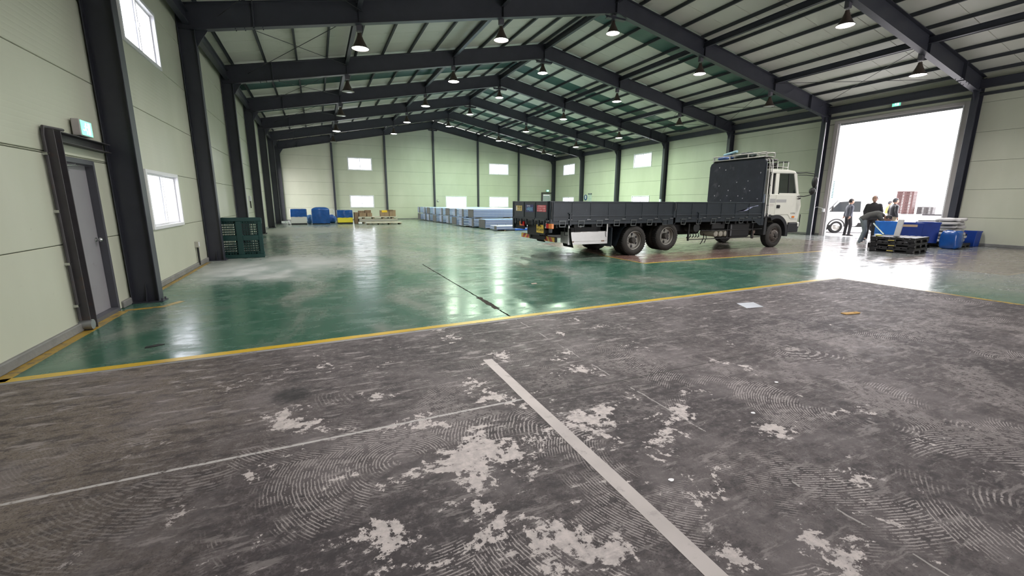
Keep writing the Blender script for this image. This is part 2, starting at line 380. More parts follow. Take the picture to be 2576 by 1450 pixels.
# ------------------------------------------------------------------ walls of horizontal sandwich panels
PZ = 1.04
def rect_minus(r, holes):
    out = [r]
    for h in holes:
        nxt = []
        for u0, u1, z0, z1 in out:
            a0, a1, b0, b1 = max(u0, h[0]), min(u1, h[1]), max(z0, h[2]), min(z1, h[3])
            if a0 >= a1-1e-6 or b0 >= b1-1e-6: nxt.append((u0, u1, z0, z1)); continue
            if b0 > z0+1e-6: nxt.append((u0, u1, z0, b0))
            if b1 < z1-1e-6: nxt.append((u0, u1, b1, z1))
            if a0 > u0+1e-6: nxt.append((u0, a0, b0, b1))
            if a1 < u1-1e-6: nxt.append((a1, u1, b0, b1))
        out = nxt
    return out
def side_wall(name, x, sgn, holes, label):
    """sgn +1: the room lies on the +X side of the wall face"""
    bk = MB(); zmax = zr(0)+.02
    for u0, u1, z0, z1 in rect_minus((YF, YB, -.02, zmax), holes): bk.box(x-sgn*.02, x-sgn*.12, u0, u1, z0, z1)
    w = struct(part(name, bk, PANELB, None), label)
    ys = [YF]+[BAY*i for i in range(-2, 7)]; ys[-1] = YB
    for i in range(len(ys)-1):
        for k in range(6):
            z1 = (k+1)*PZ if k < 5 else zmax
            for u0, u1, a, b in rect_minus((ys[i], ys[i+1], k*PZ, z1), holes):
                if u1-u0 < .02 or b-a < .02: continue
                part('wall_panel', MB().box(x, x-sgn*.03, u0+.002, u1-.002, a+.004, b-.004), PANEL, w, bevel=.006)
    return w
WL = [(1.40, 3.32), (11.3, 13.2), (22.4, 24.4)]; WR = [(17.13, 19.12), (27.5, 29.58)]  # the two farther left windows are unseen, added for daylight
ZW = [(PZ, 2*PZ), (4*PZ, 5*PZ)]
holesL = [(a, b, c, d) for a, b in WL for c, d in ZW]+[(-1.40, -.48, -.1, 2.06), (27.2, 30.4, -.1, 4.1)]
DY0, DY1, DZ = .36, 4.72, 5.22
holesR = [(a, b, c, d) for a, b in WR for c, d in ZW]+[(DY0, DY1, -.1, DZ)]
wall_left = side_wall('wall_left', XWL, 1, holesL, 'cream green sandwich panel wall along the left side')
wall_right = side_wall('wall_right', XWR, -1, holesR, 'cream green panel wall on the right with the open door')
def clip(poly, a, b, c):
    """keep a*x+b*z<=c"""
    out = []; n = len(poly)
    for i in range(n):
        p, q = poly[i], poly[(i+1) % n]; dp = a*p[0]+b*p[1]-c; dq = a*q[0]+b*q[1]-c
        if dp <= 0: out.append(p)
        if (dp < 0 < dq) or (dq < 0 < dp): t_ = dp/(dp-dq); out.append((p[0]+(q[0]-p[0])*t_, p[1]+(q[1]-p[1])*t_))
    return out
def gable_wall(name, y, sgn, holes, label):
    """sgn -1: the room lies on the -Y side"""
    bk = MB(); ztop = zr(XC)+.02
    gc = lambda u0, u1, z0, z1: clip(clip([(u0, z0), (u1, z0), (u1, z1), (u0, z1)], -SL, 1, zr(0)), SL, 1, zr(0)+SL*XR)
    xs = [XWL-.1]+[XK[i] for i in range(5)]+[XWR+.1]
    for i in range(6):
        for u0, u1, z0, z1 in rect_minus((xs[i], xs[i+1], -.02, ztop), holes):
            pl = gc(u0, u1, z0, z1)
            if len(pl) > 2: bk.prism([(p[0], y-sgn*.02, p[1]) for p in pl], (0, -sgn*.10, 0))
    w = struct(part(name, bk, PANELB, None), label)
    xs[0], xs[-1] = XWL, XWR
    for i in range(6):
        for k in range(9):
            for u0, u1, a, b in rect_minus((xs[i], xs[i+1], k*PZ, (k+1)*PZ), holes):
                if u1-u0 < .02 or b-a < .02: continue
                pl = gc(u0+.002, u1-.002, a+.004, b-.004)
                if len(pl) > 2: part('wall_panel', MB().prism([(p[0], y, p[1]) for p in pl], (0, -sgn*.03, 0)), PANEL, w, bevel=.006)
    return w
WB = [(4.98, 6.95, 0), (4.98, 6.95, 1), (13.38, 15.42, 0), (17.72, 19.78, 0), (17.72, 19.78, 1)]
holesB = [(a, b, *ZW[k]) for a, b, k in WB]+[(23.62, 24.55, -.1, 2.36)]
wall_back = gable_wall('wall_back', YB, -1, holesB, 'cream green panel gable wall at the far end')
wall_front = gable_wall('wall_front', YF, 1, [(11.5, 20.0, -.1, 4.3)], 'panel gable wall behind the viewer with an added opening for light')  # unseen doorway, added so that daylight reaches the foreground
# concrete curbs
def baseboard(name, rects, label):
    mb = MB()
    for r in rects: mb.box(*r)
    return struct(part(name, mb, CONC, None, bevel=.01), label)
baseboard('baseboard_left', [(XWL-.03, XWL+.035, YF, -1.5, 0, .10), (XWL-.03, XWL+.035, -.40, 27.2, 0, .10), (XWL-.03, XWL+.035, 30.4, YB, 0, .10)], 'concrete curb along the left wall')
baseboard('baseboard_right', [(XWR+.03, XWR-.035, YF, DY0-.2, 0, .10), (XWR+.03, XWR-.035, DY1+.2, YB, 0, .10)], 'concrete curb along the right wall')
baseboard('baseboard_back', [(XWL, 23.5, YB-.035, YB+.03, 0, .08), (24.65, XWR, YB-.035, YB+.03, 0, .08)], 'concrete curb along the back wall')

# ------------------------------------------------------------------ roof
ceil_mb = MB()
for s_ in (0, 1):
    a, b = (XWL-.3, XC) if s_ == 0 else (XC, XWR+.3)
    ceil_mb.prism([(a, YF-.2, zr(max(0, min(XR, a))) + .05 + (SL*a if a < 0 else (SL*(XR-a) if a > XR else 0))), (b, YF-.2, zr(max(0, min(XR, b))) + .05 + (SL*(XR-b) if b > XR else 0)),
                   (b, YB+.2, zr(max(0, min(XR, b))) + .05 + (SL*(XR-b) if b > XR else 0)), (a, YB+.2, zr(max(0, min(XR, a))) + .05 + (SL*a if a < 0 else (SL*(XR-a) if a > XR else 0)))], (0, 0, .06))
ceiling = struct(part('ceiling', ceil_mb, PANELB, None), 'pitched sheet metal roof seen from below')
SHEET = {}
for s_ in (0, 1):
    a, b = (XWL, XC) if s_ == 0 else (XC, XWR)
    za = zr(0)+SL*XWL; zc_ = zr(XC)
    z0, z1 = (za, zc_) if s_ == 0 else (zc_, za)
    for k, mt in (('plain', ROOFM), ('green', ROOFG)):
        SHEET[s_, k] = MB().prism([(a, .004, z0), (b, .004, z1), (b, 1.036, z1), (a, 1.036, z0)], (0, 0, .045)).mesh('roof_sheet', bevel=.008); SHEET[s_, k].materials.append(mt)
for bay in range(-3, 6):
    for j in range(5):
        for s_ in (0, 1):
            g = (bay >= 0 and ((s_ == 1 and bay == 1 and j == 1) or (bay >= 2 and j == 3)))
            y = bay*BAY+j*1.04
            link('roof_sheet', SHEET[s_, 'green' if g else 'plain'], None, ceiling, loc=(0, y, 0))
# purlins: C sections on top of the rafters, one per bay
pur = MB(); pur.box(-.03, .03, .0, BAY, 0, .006).box(-.03, -.024, 0, BAY, 0, PUR-.004).box(-.03, .03, 0, BAY, PUR-.01, PUR-.004)
PURM = pur.mesh('purlin'); PURM.materials.append(STEELD)
pxs = []
for k in range(-12, 13):
    x = XC+k*1.0217*1.0; 
    if abs(k) == 0: continue
    pxs.append(x)
pxs += [XC-.16, XC+.16]
for bay in range(-3, 6):
    for x in pxs: link('purlin', PURM, None, ceiling, loc=(x, bay*BAY, zt(x)+.001))
# longitudinal tie beams between the rafters
def ibeam(mb, p0, p1, depth, width, tw=.012, tf=.016, upv=(0,0,1)):
    mb.bar(p0, p1, tw, depth-2*tf, upv); mb.bar(p0, p1, width, tf, upv, depth/2-tf/2); mb.bar(p0, p1, width, tf, upv, -depth/2+tf/2); return mb
TIE = ibeam(MB(), (0, .012, 0), (0, BAY-.012, 0), .20, .12).mesh('tie_beam'); TIE.materials.append(STEEL)
for bay in range(-3, 6):
    for x in XK: link('tie_beam', TIE, None, ceiling, loc=(x, bay*BAY, zt(x)-.16-.02))
EAVE = ibeam(MB(), (0, .012, 0), (0, BAY-.012, 0), .30, .14).mesh('eave_beam'); EAVE.materials.append(STEEL)
for bay in range(-3, 6):
    for x in (-.16, XR+.16): link('eave_beam', EAVE, None, ceiling, loc=(x, bay*BAY, 5.83))
GIRT = MB().box(-.05, .05, 0, BAY, -.05, .05).mesh('wall_girt', bevel=.006); GIRT.materials.append(STEELD)
for bay in (-2, -1, 0, 1): link('wall_girt', GIRT, None, wall_right, loc=(XWR-.05, bay*BAY, 5.50))
# cross-brace rods under the eaves
ROD = P('brace_rod_steel', (.05, .05, .055), .5, .4)
for bay in range(0, 6):
    for m_ in (0, 1):
        for d_ in (0, 1):
            xa, xb = (.5, XK[0]+.1)
            if d_: ya, yb = bay*BAY+.02, bay*BAY+BAY-.02
            else: yb, ya = bay*BAY+.02, bay*BAY+BAY-.02
            A_ = Vector((xa, ya, zb(xa)+.30)); B_ = Vector((xb, yb, zb(xb)+.30))
            if m_: A_.x = XR-A_.x; B_.x = XR-B_.x
            part('brace_rod', MB().cyl(A_, B_, .009, n=6), ROD, ceiling)

# ------------------------------------------------------------------ portal frames
CW = .20   # flange width
def make_column(sx):
    """local origin at the inner face, base; sx=+1 left wall, -1 right wall"""
    t = []
    H = zb(0)+RD-.02; D = .345
    X0 = lambda a: a*sx
    t.append(('inner_flange', MB().box(X0(0), X0(-.014), -CW/2, CW/2, .015, 5.566)))
    t.append(('outer_flange', MB().box(X0(-D), X0(-D+.014), -CW/2, CW/2, .015, H-.10)))
    t.append(('web', MB().box(X0(-.014), X0(-D+.014), -.006, .006, .015, H-.10)))
    t.append(('base_plate', MB().box(X0(.05), X0(-D), -CW/2-.03, CW/2+.03, 0, .015)))
    t.append(('stiffener', MB().prism([(X0(-.17), -.006, .015), (X0(-.17), -CW/2+.01, .015), (X0(-.17), -.006, .30)], (X0(.01), 0, 0))))
    t.append(('stiffener', MB().prism([(X0(-.17), .006, .015), (X0(-.17), CW/2-.01, .015), (X0(-.17), .006, .30)], (X0(.01), 0, 0))))
    t.append(('knee_plate', MB().box(X0(-.014), X0(-D+.014), -CW/2, CW/2, 5.566, 5.58)))
    t.append(('knee_gusset', MB().prism([(X0(0), -.006, 5.566), (X0(0), -.006, 5.20), (X0(.09), -.006, 5.36), (X0(.26), -.006, 5.56+.05), ], (0, .012, 0))))
    bo = MB()
    for yy in (-.07, .07): bo.cyl((X0(.03), yy, .015), (X0(.03), yy, .05), .013, n=6)
    t.append(('anchor_bolt', bo))
    return [(n, m.mesh(n, bevel=.003 if n.endswith('flange') else 0)) for n, m in t]
COLM = {1: make_column(1), -1: make_column(-1)}
for v in COLM.values():
    for n, me in v: me.materials.append(STEEL)
EXTRA_L = ['nearest the camera beside the steel door', 'second from the camera beside the standing green pallets', 'third from the camera behind the green pallets', 'fourth from the camera', 'fifth from the camera', 'sixth from the camera', 'in the far left corner']
EXTRA_R = ['at the near side of the open doorway', 'at the far side of the open doorway', 'behind the truck cargo headboard', 'fifth from the back corner, behind the cargo bed', 'just left of the upper window above the truck bed', 'second from the back corner', 'in the far right corner']
EXTRA_R[3] = 'right of the upper window above the truck bed'; 
for i in range(7):
    for sx in (1, -1):
        c = thing('steel_column', 'dark grey steel H column on the %s wall, %s' % ('left' if sx > 0 else 'right', (EXTRA_L if sx > 0 else EXTRA_R)[i]), 'column', (0 if sx > 0 else XR, i*BAY-.004 if i < 6 else YB-.14, 0), group='steel columns on the %s wall' % ('left' if sx > 0 else 'right'))
        for n, me in COLM[sx]: link(n, me, None, c)
def make_rafter():
    t = []; tf = .016
    for s_ in (1, -1):
        X = (lambda x: x) if s_ > 0 else (lambda x: XR-x)
        p0 = Vector((X(-.33), 0, zb(0)-SL*.33+RD/2)); p1 = Vector((X(XC), 0, zb(XC)+RD/2))
        dz = Vector((-SL*s_, 0, 1)).normalized()
        pw = lambda x, o: (X(x), -.006, (zb(0)+SL*x)+o)
        t.append(('web', MB().prism([pw(-.33, .02), pw(XC, .02), pw(XC, RD-.02), pw(-.33, RD-.02)], (0, .012, 0))))
        q = lambda x, o: (X(x), -CW/2, zb(0)+SL*x+o)
        t.append(('bottom_flange', MB().prism([q(0, 0), q(XC, 0), q(XC, tf), q(0, tf)], (0, CW, 0))))
        t.append(('top_flange', MB().prism([q(-.33, RD-tf), q(XC, RD-tf), q(XC, RD), q(-.33, RD)], (0, CW, 0))))
        for xs_ in (3.79, 8.05):
            t.append(('stiffener', MB().box(X(xs_)-.006, X(xs_)+.006, -CW/2+.01, CW/2-.01, zb(xs_)+tf, zb(xs_)+RD-tf)))
        t.append(('splice_plate', MB().box(X(1.25), X(1.275), -CW/2-.005, CW/2+.005, zb(1.25)-.015, zb(1.25)+RD+.01)))
        bo = MB()
        for a in range(4):
            for yy in (-.075, .075):
                zz = zb(1.25)-.012
                bo.cyl((X(.85+a*.2), yy, zb(.85+a*.2)-.022), (X(.85+a*.2), yy, zb(.85+a*.2)), .014, n=6)
        t.append(('splice_bolts', bo))
    t.append(('ridge_plate', MB().box(XC-.02, XC+.02, -CW/2, CW/2, zb(XC)-.02, zb(XC)+RD)))
    t.append(('ridge_gusset', MB().prism([(XC-.45, -.006, zb(XC)-.088), (XC+.45, -.006, zb(XC)-.088), (XC+.38, -.006, zb(XC)-.17), (XC-.38, -.006, zb(XC)-.17)], (0, .012, 0))))
    t.append(('ridge_flange', MB().box(XC-.38, XC+.38, -CW/2+.02, CW/2-.02, zb(XC)-.185, zb(XC)-.17)))
    return [(n, m.mesh(n)) for n, m in t]
RAFM = make_rafter()
for n, me in RAFM: me.materials.append(STEEL)
for i in range(7):
    c = thing('roof_rafter', 'dark grey steel roof rafter, %s' % (('%s from the camera, spanning the hall' % ORD[i]) if i < 6 else 'seventh and last, against the far gable wall'), 'rafter', (0, i*BAY if i < 6 else YB-.14, 0), group='steel roof rafters')
    for n, me in RAFM: link(n, me, None, c)
# slim posts on the gable wall
for i, x in enumerate(XK):
    H = zb(x)-.02
    c = thing('gable_post', 'slim dark steel post on the far gable wall, %s from the left' % ORD[i], 'post', (x, YB-.13, 0), group='gable wall posts')
    part('flange', MB().box(-.075, .075, -.075, -.065, .012, H), STEEL, c); part('flange', MB().box(-.075, .075, .065, .075, .012, H), STEEL, c)
    part('web', MB().box(-.005, .005, -.065, .065, .012, H), STEEL, c); part('base_plate', MB().box(-.11, .11, -.11, .11, 0, .012), STEEL, c)

# ------------------------------------------------------------------ windows
GL = glass('window_glass')
wn = [0]
def window(u0, u1, z0, z1, place, label):
    """place(u, d, z) -> world; d = depth towards the room"""
    wn[0] += 1
    fr = MB(); F = .05
    def bx(mb, a, b, c, d, d0, d1):
        p = place(a, d0, c); q = place(b, d1, d); mb.box(p[0], q[0], p[1], q[1], p[2], q[2])
    for r in ((u0-.01, u0+F, z0-.01, z1+.01), (u1-F, u1+.01, z0-.01, z1+.01), (u0+F, u1-F, z0-.01, z0+F), (u0+F, u1-F, z1-F, z1+.01)): bx(fr, *r, -.10, .035)
    w = struct(part('window_%d' % wn[0], fr, WHITE, None, bevel=.004), label)
    um = (u0+u1)/2
    for a, b, dd in ((u0+F, um+.025, -.03), (um-.025, u1-F, -.065)):
        s_ = MB(); f = .035
        for r in ((a, a+f, z0+F, z1-F), (b-f, b, z0+F, z1-F), (a+f, b-f, z0+F, z0+F+f), (a+f, b-f, z1-F-f, z1-F)): bx(s_, *r, dd, dd+.03)
        so = part('sash', s_, WHITE, w, bevel=.003)
        g = MB(); bx(g, a+f, b-f, z0+F+f, z1-F-f, dd+.012, dd+.018); part('pane', g, GL, so)
    lt = MB(); bx(lt, um-.02, um+.01, (z0+z1)/2-.04, (z0+z1)/2+.04, 0, .02); part('latch', lt, P('latch_metal', (.5, .5, .52), .3, .8), w)
    return w
for i, (a, b) in enumerate(WL):
    for k, (c, d) in enumerate(ZW): window(a, b, c, d, lambda u, dd, z: (XWL+dd, u, z), '%s white sliding window in the left wall, %s' % (['lower', 'upper'][k], ['beside the nearest column', 'added unseen behind the third column', 'added unseen behind the fifth column'][i]))
for i, (a, b) in enumerate(WR):
    for k, (c, d) in enumerate(ZW): window(a, b, c, d, lambda u, dd, z: (XWR-dd, u, z), '%s white sliding window in the right wall, %s' % (['lower', 'upper'][k], ['above the truck bed', 'next to the far corner'][i]))
for i, (a, b, k) in enumerate(WB): window(a, b, *ZW[k], lambda u, dd, z: (u, YB-dd, z), '%s white sliding window in the back wall, %s' % (['lower', 'upper'][k], 'above the cardboard boxes' if a < 6 else ('in the middle' if a < 15 else 'at the right')))

# ------------------------------------------------------------------ text and signs
def text_mesh(body, size, name='lettering'):
    cu = bpy.data.curves.new(name, 'FONT'); cu.body = body; cu.size = size; cu.align_x = 'CENTER'; cu.align_y = 'CENTER'; cu.extrude = .0015; cu.resolution_u = 3
    o = bpy.data.objects.new(name, cu); COL.objects.link(o); dg = bpy.context.evaluated_depsgraph_get()
    me = bpy.data.meshes.new_from_object(o.evaluated_get(dg)); bpy.data.objects.remove(o); bpy.data.curves.remove(cu); return me
def lettering(body, size, mat, parent, M4, width=None, name='lettering'):
    me = text_mesh(body, size, name); me.materials.clear(); me.materials.append(mat)
    if width:
        xs = [v.co.x for v in me.vertices]
        if xs: k = width/(max(xs)-min(xs)); me.transform(Matrix.Diagonal((k, 1, 1, 1)))
    o = link(name, me, None, parent); o.matrix_local = M4; return o
def frame_mat(o, xd, yd):
    """matrix with local x along xd, local y along yd, origin o"""
    x = Vector(xd).normalized(); y = Vector(yd).normalized(); z = x.cross(y)
    return Matrix(((x.x, y.x, z.x, o[0]), (x.y, y.y, z.y, o[1]), (x.z, y.z, z.z, o[2]), (0, 0, 0, 1)))

# ------------------------------------------------------------------ door in the left wall
GREYD = P('door_grey_paint', (.26, .25, .265), .5, nz=.08, ns=4, dirt=(.16, .15, .15), da=.1, ds=6)
DFR = P('door_frame_grey', (.085, .085, .10), .45, nz=.15, ns=5)
RUST = P('weathered_steel', (.060, .055, .060), .55, nz=.35, ns=6, dirt=(.11, .06, .04), da=.15, ds=5)
CHROME = P('chrome', (.55, .55, .55), .25, 1)
x = XWL
d1 = struct(part('door_1', MB().box(x-.14, x+.012, -1.40, -1.345, 0, 2.06).box(x-.14, x+.012, -.535, -.48, 0, 2.06).box(x-.14, x+.012, -1.345, -.535, 2.0, 2.06), DFR, None, bevel=.004), 'grey steel door in the left wall with a dark frame')
leaf = part('door_leaf', MB().box(x-.115, x-.07, -1.34, -.54, .05, 1.995), GREYD, d1, bevel=.004)
part('door_sill', MB().box(x-.14, x+.03, -1.345, -.535, 0, .05), DFR, d1)
part('knob', MB().lathe([(.0, 0), (.03, .0), (.03, .008), (.012, .012), (.012, .035), (.028, .045), (.03, .06), (.02, .075), (0, .078)], (x-.07, -.62, 1.02), (1, 0, 0), 16), CHROME, leaf, smooth=40)
part('door_closer', MB().box(x-.07, x-.025, -1.30, -1.08, 1.90, 1.955), P('closer_grey', (.12, .12, .13), .4), leaf, bevel=.004)
part('closer_arm', MB().bar((x-.04, -1.12, 1.965), (x-.03, -.83, 1.985), .018, .006).bar((x-.03, -.83, 1.985), (x-.06, -.80, 1.995), .018, .006), CHROME, leaf)
part('hinge_label', MB().box(x-.069, x-.066, -1.28, -1.15, 1.79, 1.83).box(x-.069, x-.066, -1.28, -1.17, 1.72, 1.745), P('dark_label', (.07, .07, .07), .6), leaf)
# steel channel surround with its own header
sr = thing('door_channel_frame', 'dark weathered steel channel frame around the left wall door', 'steel frame', (x, -1.0, 0))
pst = MB().box(0, .012, -.62, -.46, 0, 2.32).box(0, .11, -.62, -.608, 0, 2.32).box(0, .11, -.472, -.46, 0, 2.32)
part('channel_post', pst, RUST, sr, bevel=.003)
part('channel_header', MB().box(0, .012, -.46, .88, 2.20, 2.32).box(0, .10, -.46, .88, 2.308, 2.32).box(0, .10, -.46, .88, 2.20, 2.212), RUST, sr, bevel=.003)
part('conduit_pipe', MB().tube([(.03, -.66, .14), (.03, -.66, 2.25), (.03, -.63, 2.34), (.03, -.2, 2.36)], .016, 8), RUST, sr, smooth=40)
cl = MB()
for z in (.32, .82, 1.42, 2.05): cl.box(.0, .05, -.685, -.635, z-.015, z+.015)
part('pipe_clip', cl, CHROME, sr)
part('conduit_elbow', MB().cyl((.0, -.60, .07), (.12, -.60, .07), .06, n=14), P('galvanised', (.30, .31, .32), .45, .6), sr, smooth=40)

# ------------------------------------------------------------------ exit signs
EXG = emis('exit_sign_green', (.03, .62, .36), 1.4); EXW = emis('exit_sign_white', (.55, 1, .85), 2.0)
BOXW = P('sign_housing', (.48, .45, .44), .5, nz=.15, ns=20)
def exit_sign(M4, label):
    t = thing('exit_sign', label, 'exit sign', group='green exit signs'); t.matrix_world = M4
    part('housing', MB().box(-.16, .16, -.10, .10, -.04, .045), BOXW, t, bevel=.008)
    part('face', MB().box(-.145, .145, -.088, .088, .045, .05), EXG, t)
    g = MB()   # running figure and doorway
    g.box(.03, .09, -.07, .07, .05, .052)
    g.cyl((-.02, .05, .05), (-.02, .05, .0525), .016, n=10).bar((-.02, .035, .051), (-.035, -.01, .051), .026, .002, (0, 0, 1)).bar((-.035, -.01, .051), (.0, -.035, .051), .014, .002).bar((0, -.035, .051), (-.01, -.07, .051), .012, .002)
    g.bar((-.035, -.01, .051), (-.07, -.03, .051), .014, .002).bar((-.07, -.03, .051), (-.10, -.02, .051), .012, .002).bar((-.02, .03, .051), (.02, .01, .051), .010, .002).bar((-.02, .03, .051), (-.06, .02, .051), .010, .002)
    part('pictogram', g, EXW, t)
    return t
exit_sign(frame_mat((XWL+.06, -.79, 2.44), (0, 1, 0), (0, 0, 1)), 'green exit sign above the grey steel door on the left wall')
exit_sign(frame_mat((XWR-.06, 2.52, 5.66), (0, -1, 0), (0, 0, 1)), 'green exit sign above the big open doorway')
exit_sign(frame_mat((24.15, YB-.06, 2.72), (1, 0, 0), (0, 0, 1)), 'green exit sign above the small far corner door')

# far corner door
y = YB
d2 = struct(part('door_2', MB().box(23.62, 23.70, y-.03, y+.1, 0, 2.36).box(24.47, 24.55, y-.03, y+.1, 0, 2.36).box(23.70, 24.47, y-.03, y+.1, 2.28, 2.36), P('door_frame_light', (.55, .57, .58), .5), None, bevel=.004), 'light framed door at the right end of the back wall')
part('door_leaf', MB().box(23.71, 24.46, y+.03, y+.07, .02, 2.27), P('door_leaf_pale', (.50, .55, .57), .4), d2, bevel=.004)
part('knob', MB().lathe([(0, 0), (.025, 0), (.025, .03), (.03, .05), (0, .06)], (23.80, y+.03, 1.0), (0, -1, 0), 12), CHROME, d2, smooth=40)
sd = thing('door_channel_frame', 'dark steel channel frame around the far corner door', 'steel frame', (24.08, y-.06, 0))
part('channel_post', MB().box(-.62, -.48, -.05, .05, 0, 2.55), RUST, sd, bevel=.004); part('channel_header', MB().box(-.48, .62, -.05, .05, 2.43, 2.55), RUST, sd, bevel=.004)

# big doorway in the right wall: jamb lining and guide channels
BEI = P('beige_jamb', (.40, .37, .36), .5, nz=.1, ns=3)
tr = struct(part('trim_1', MB().box(XWR-.05, XWR+.16, DY0-.16, DY0, 0, DZ+.12).box(XWR-.05, XWR+.16, DY1, DY1+.16, 0, DZ+.12).box(XWR-.05, XWR+.16, DY0, DY1, DZ, DZ+.12), BEI, None, bevel=.006), 'beige lining of the big open doorway')
for yy in (DY0+.01, DY1-.07):
    part('shutter_guide', MB().box(XWR+.02, XWR+.10, yy, yy+.06, 0, DZ), WHITE, tr, bevel=.004)
part('shutter_bottom_rail', MB().box(XWR+.03, XWR+.09, DY0+.07, DY1-.07, DZ-.10, DZ-.001), P('shutter_grey', (.3, .3, .31), .4, .5), tr, bevel=.004)
sw = thing('shutter_switch', 'small white switch box on the far jamb of the open doorway', 'switch', (XWR-.09, DY1+.08, 1.22))
part('switch_box', MB().box(-.04, .04, -.05, .05, -.08, .08), WHITE, sw, bevel=.006); part('conduit_pipe', MB().tube([(0, .02, .08), (-.10, .25, .16), (-.28, .62, -.02)], .014, 8), P('pvc_conduit', (.6, .6, .6), .4), sw, smooth=40)
tag(part('light_pipe', MB().cyl((XR-.02, BAY-.14, 0), (XR-.02, BAY-.14, 5.3), .022, n=10), P('bare_metal', (.62, .60, .64), .35, .5), None, smooth=40), 'bright vertical metal pipe on the column beside the open doorway', 'pipe')
# large opening in the far left bay
struct(part('trim_2', MB().box(XWL-.12, XWL+.03, 27.05, 27.2, 0, 4.25).box(XWL-.12, XWL+.03, 30.4, 30.55, 0, 4.25).box(XWL-.12, XWL+.03, 27.2, 30.4, 4.1, 4.25), BEI, None, bevel=.006), 'beige lining of the far left side doorway')
struct(part('floor', MB().box(-60, XWL-.12, -60, 90, -.22, -.005), P('yard_concrete_side', (.5, .49, .48), .8, nz=.15, ns=.5), None), 'pale concrete yard on the left side')

# ------------------------------------------------------------------ electrics on walls and columns
def wall_box(label, M4, w, h, d, mat, pipe=None, pm=None):
    t = thing('electric_box', label, 'electric box'); t.matrix_world = M4
    part('housing', MB().box(-w/2, w/2, -h/2, h/2, -.01, d), mat, t, bevel=.006)
    part('cover', MB().box(-w/2+.015, w/2-.015, -h/2+.015, h/2-.015, d, d+.006), WHITE, t, bevel=.002)
    if pipe: part('conduit_pipe', MB().cyl((0, -h/2, d/2), (pipe[0], -h/2-pipe[1], d/2), .022, n=10), pm, t, smooth=40)
    return t
BLK = P('black_plastic', (.012, .012, .013), .5)
wall_box('pale socket box on a black conduit low on left wall before the second column', frame_mat((XWL+.005, 4.10, .53), (0, 1, 0), (0, 0, 1)), .12, .14, .07, P('socket_cream', (.42, .41, .36), .5), (0.0, .42), BLK)
wall_box('small white box with cable high between the third and fourth left columns', frame_mat((XWL+.005, 14.06, 1.66), (0, 1, 0), (0, 0, 1)), .14, .22, .08, WHITE, (.05, .30), BLK)
wall_box('white box on the right wall column above the truck bed', frame_mat((XR-.015, 15.55, 1.70), (0, -1, 0), (0, 0, 1)), .16, .20, .08, P('box_pale_blue', (.62, .72, .85), .4))
wall_box('small dark box beside the middle gable post above the panel stacks', frame_mat((12.62, YB-.005, 1.66), (1, 0, 0), (0, 0, 1)), .14, .16, .08, BLK)

# safety notice on the right wall
sg = thing('round_safety_sign', 'round blue mask safety sign on the right wall behind the truck bed', 'sign'); sg.matrix_world = frame_mat((XWR-.012, 25.52, 2.0), (0, -1, 0), (0, 0, 1))
part('disc', MB().cyl((0, 0, 0), (0, 0, .008), .26, n=28), P('sign_navy', (.02, .07, .22), .4), sg); 
hm = MB().cyl((0, .09, .008), (0, .09, .010), .10, n=18).box(-.09, .09, -.02, .02, .008, .010).prism([(-.10, -.03, .008), (.10, -.03, .008), (.06, -.14, .008), (-.06, -.14, .008)], (0, 0, .002)).box(-.14, .14, .02, .05, .008, .010)
part('pictogram', hm, WHITE, sg)
nb = thing('notice_board', 'pale notice sheet with dark heading on the right wall behind the truck bed', 'notice'); nb.matrix_world = frame_mat((XWR-.012, 24.85, 1.88), (0, -1, 0), (0, 0, 1))
part('sheet', MB().box(-.28, .28, -.40, .36, 0, .006), P('notice_pale', (.52, .60, .55), .5), nb)
part('heading', MB().box(-.28, .28, .36, .50, 0, .007), P('notice_heading', (.03, .05, .06), .5), nb)
ll = MB()
for k in range(7): ll.box(-.22, .22-.06*(k % 3), .26-k*.085, .275-k*.085, .006, .0075)
part('printed_lines', ll, P('notice_ink', (.12, .16, .16), .6), nb)
lettering('안전수칙', .10, WHITE, nb, Matrix.Translation((0, .43, .008)))

# ------------------------------------------------------------------ high-bay lamps
SHADE = P('lamp_shade_rusty', (.085, .062, .052), .45, .3, nz=.3, ns=12)
SHIN = P('lamp_shade_inner', (.62, .62, .60), .3, .6)
BAL = P('lamp_ballast_grey', (.10, .095, .11), .5)
LENS_ON = emis('lamp_lens_lit', (1, .98, .93), 16.0); LENS_OFF = P('lamp_lens_dark', (.42, .43, .42), .15, 0, .8)
R_ = .235
LM = {
 'bracket': (MB().box(-.03, .03, -.02, .02, -.06, 0), BAL, 0, None),
 'ballast_box': (MB().box(-.075, .075, -.065, .065, -.34, -.06), BAL, .008, None),
 'hanger': (MB().cyl((-.05, 0, -.34), (-.05, 0, -.42), .006, n=6).cyl((.05, 0, -.34), (.05, 0, -.42), .006, n=6), CHROME, 0, None),
 'cable': (MB().tube([(.085, 0, -.10), (.10, .01, -.22), (.085, .01, -.34), (.04, 0, -.42)], .006, 6), BLK, 0, 40),
 'shade': (MB().lathe([(.0, -.385), (.055, -.39), (.06, -.44), (.10, -.55), (.165, -.68), (.205, -.75), (R_, -.765), (R_, -.785), (R_-.008, -.785), (R_-.01, -.768), (.195, -.745), (.155, -.68), (.09, -.55), (.05, -.45), (0, -.44)], n=28), SHADE, 0, 50),
}
LMESH = {k: v[0].mesh(k, v[2], 1, v[3]) for k, v in LM.items()}
for k, me in LMESH.items(): me.materials.append(LM[k][1])
lens = MB().lathe([(0, -.798), (.10, -.796), (.19, -.786), (R_-.012, -.772), (R_-.012, -.768), (0, -.768)], n=28)
LENS = {True: lens.mesh('lens', smooth=50), False: lens.mesh('lens', smooth=50)}; LENS[True].materials.append(LENS_ON); LENS[False].materials.append(LENS_OFF)
LIGHT = {}
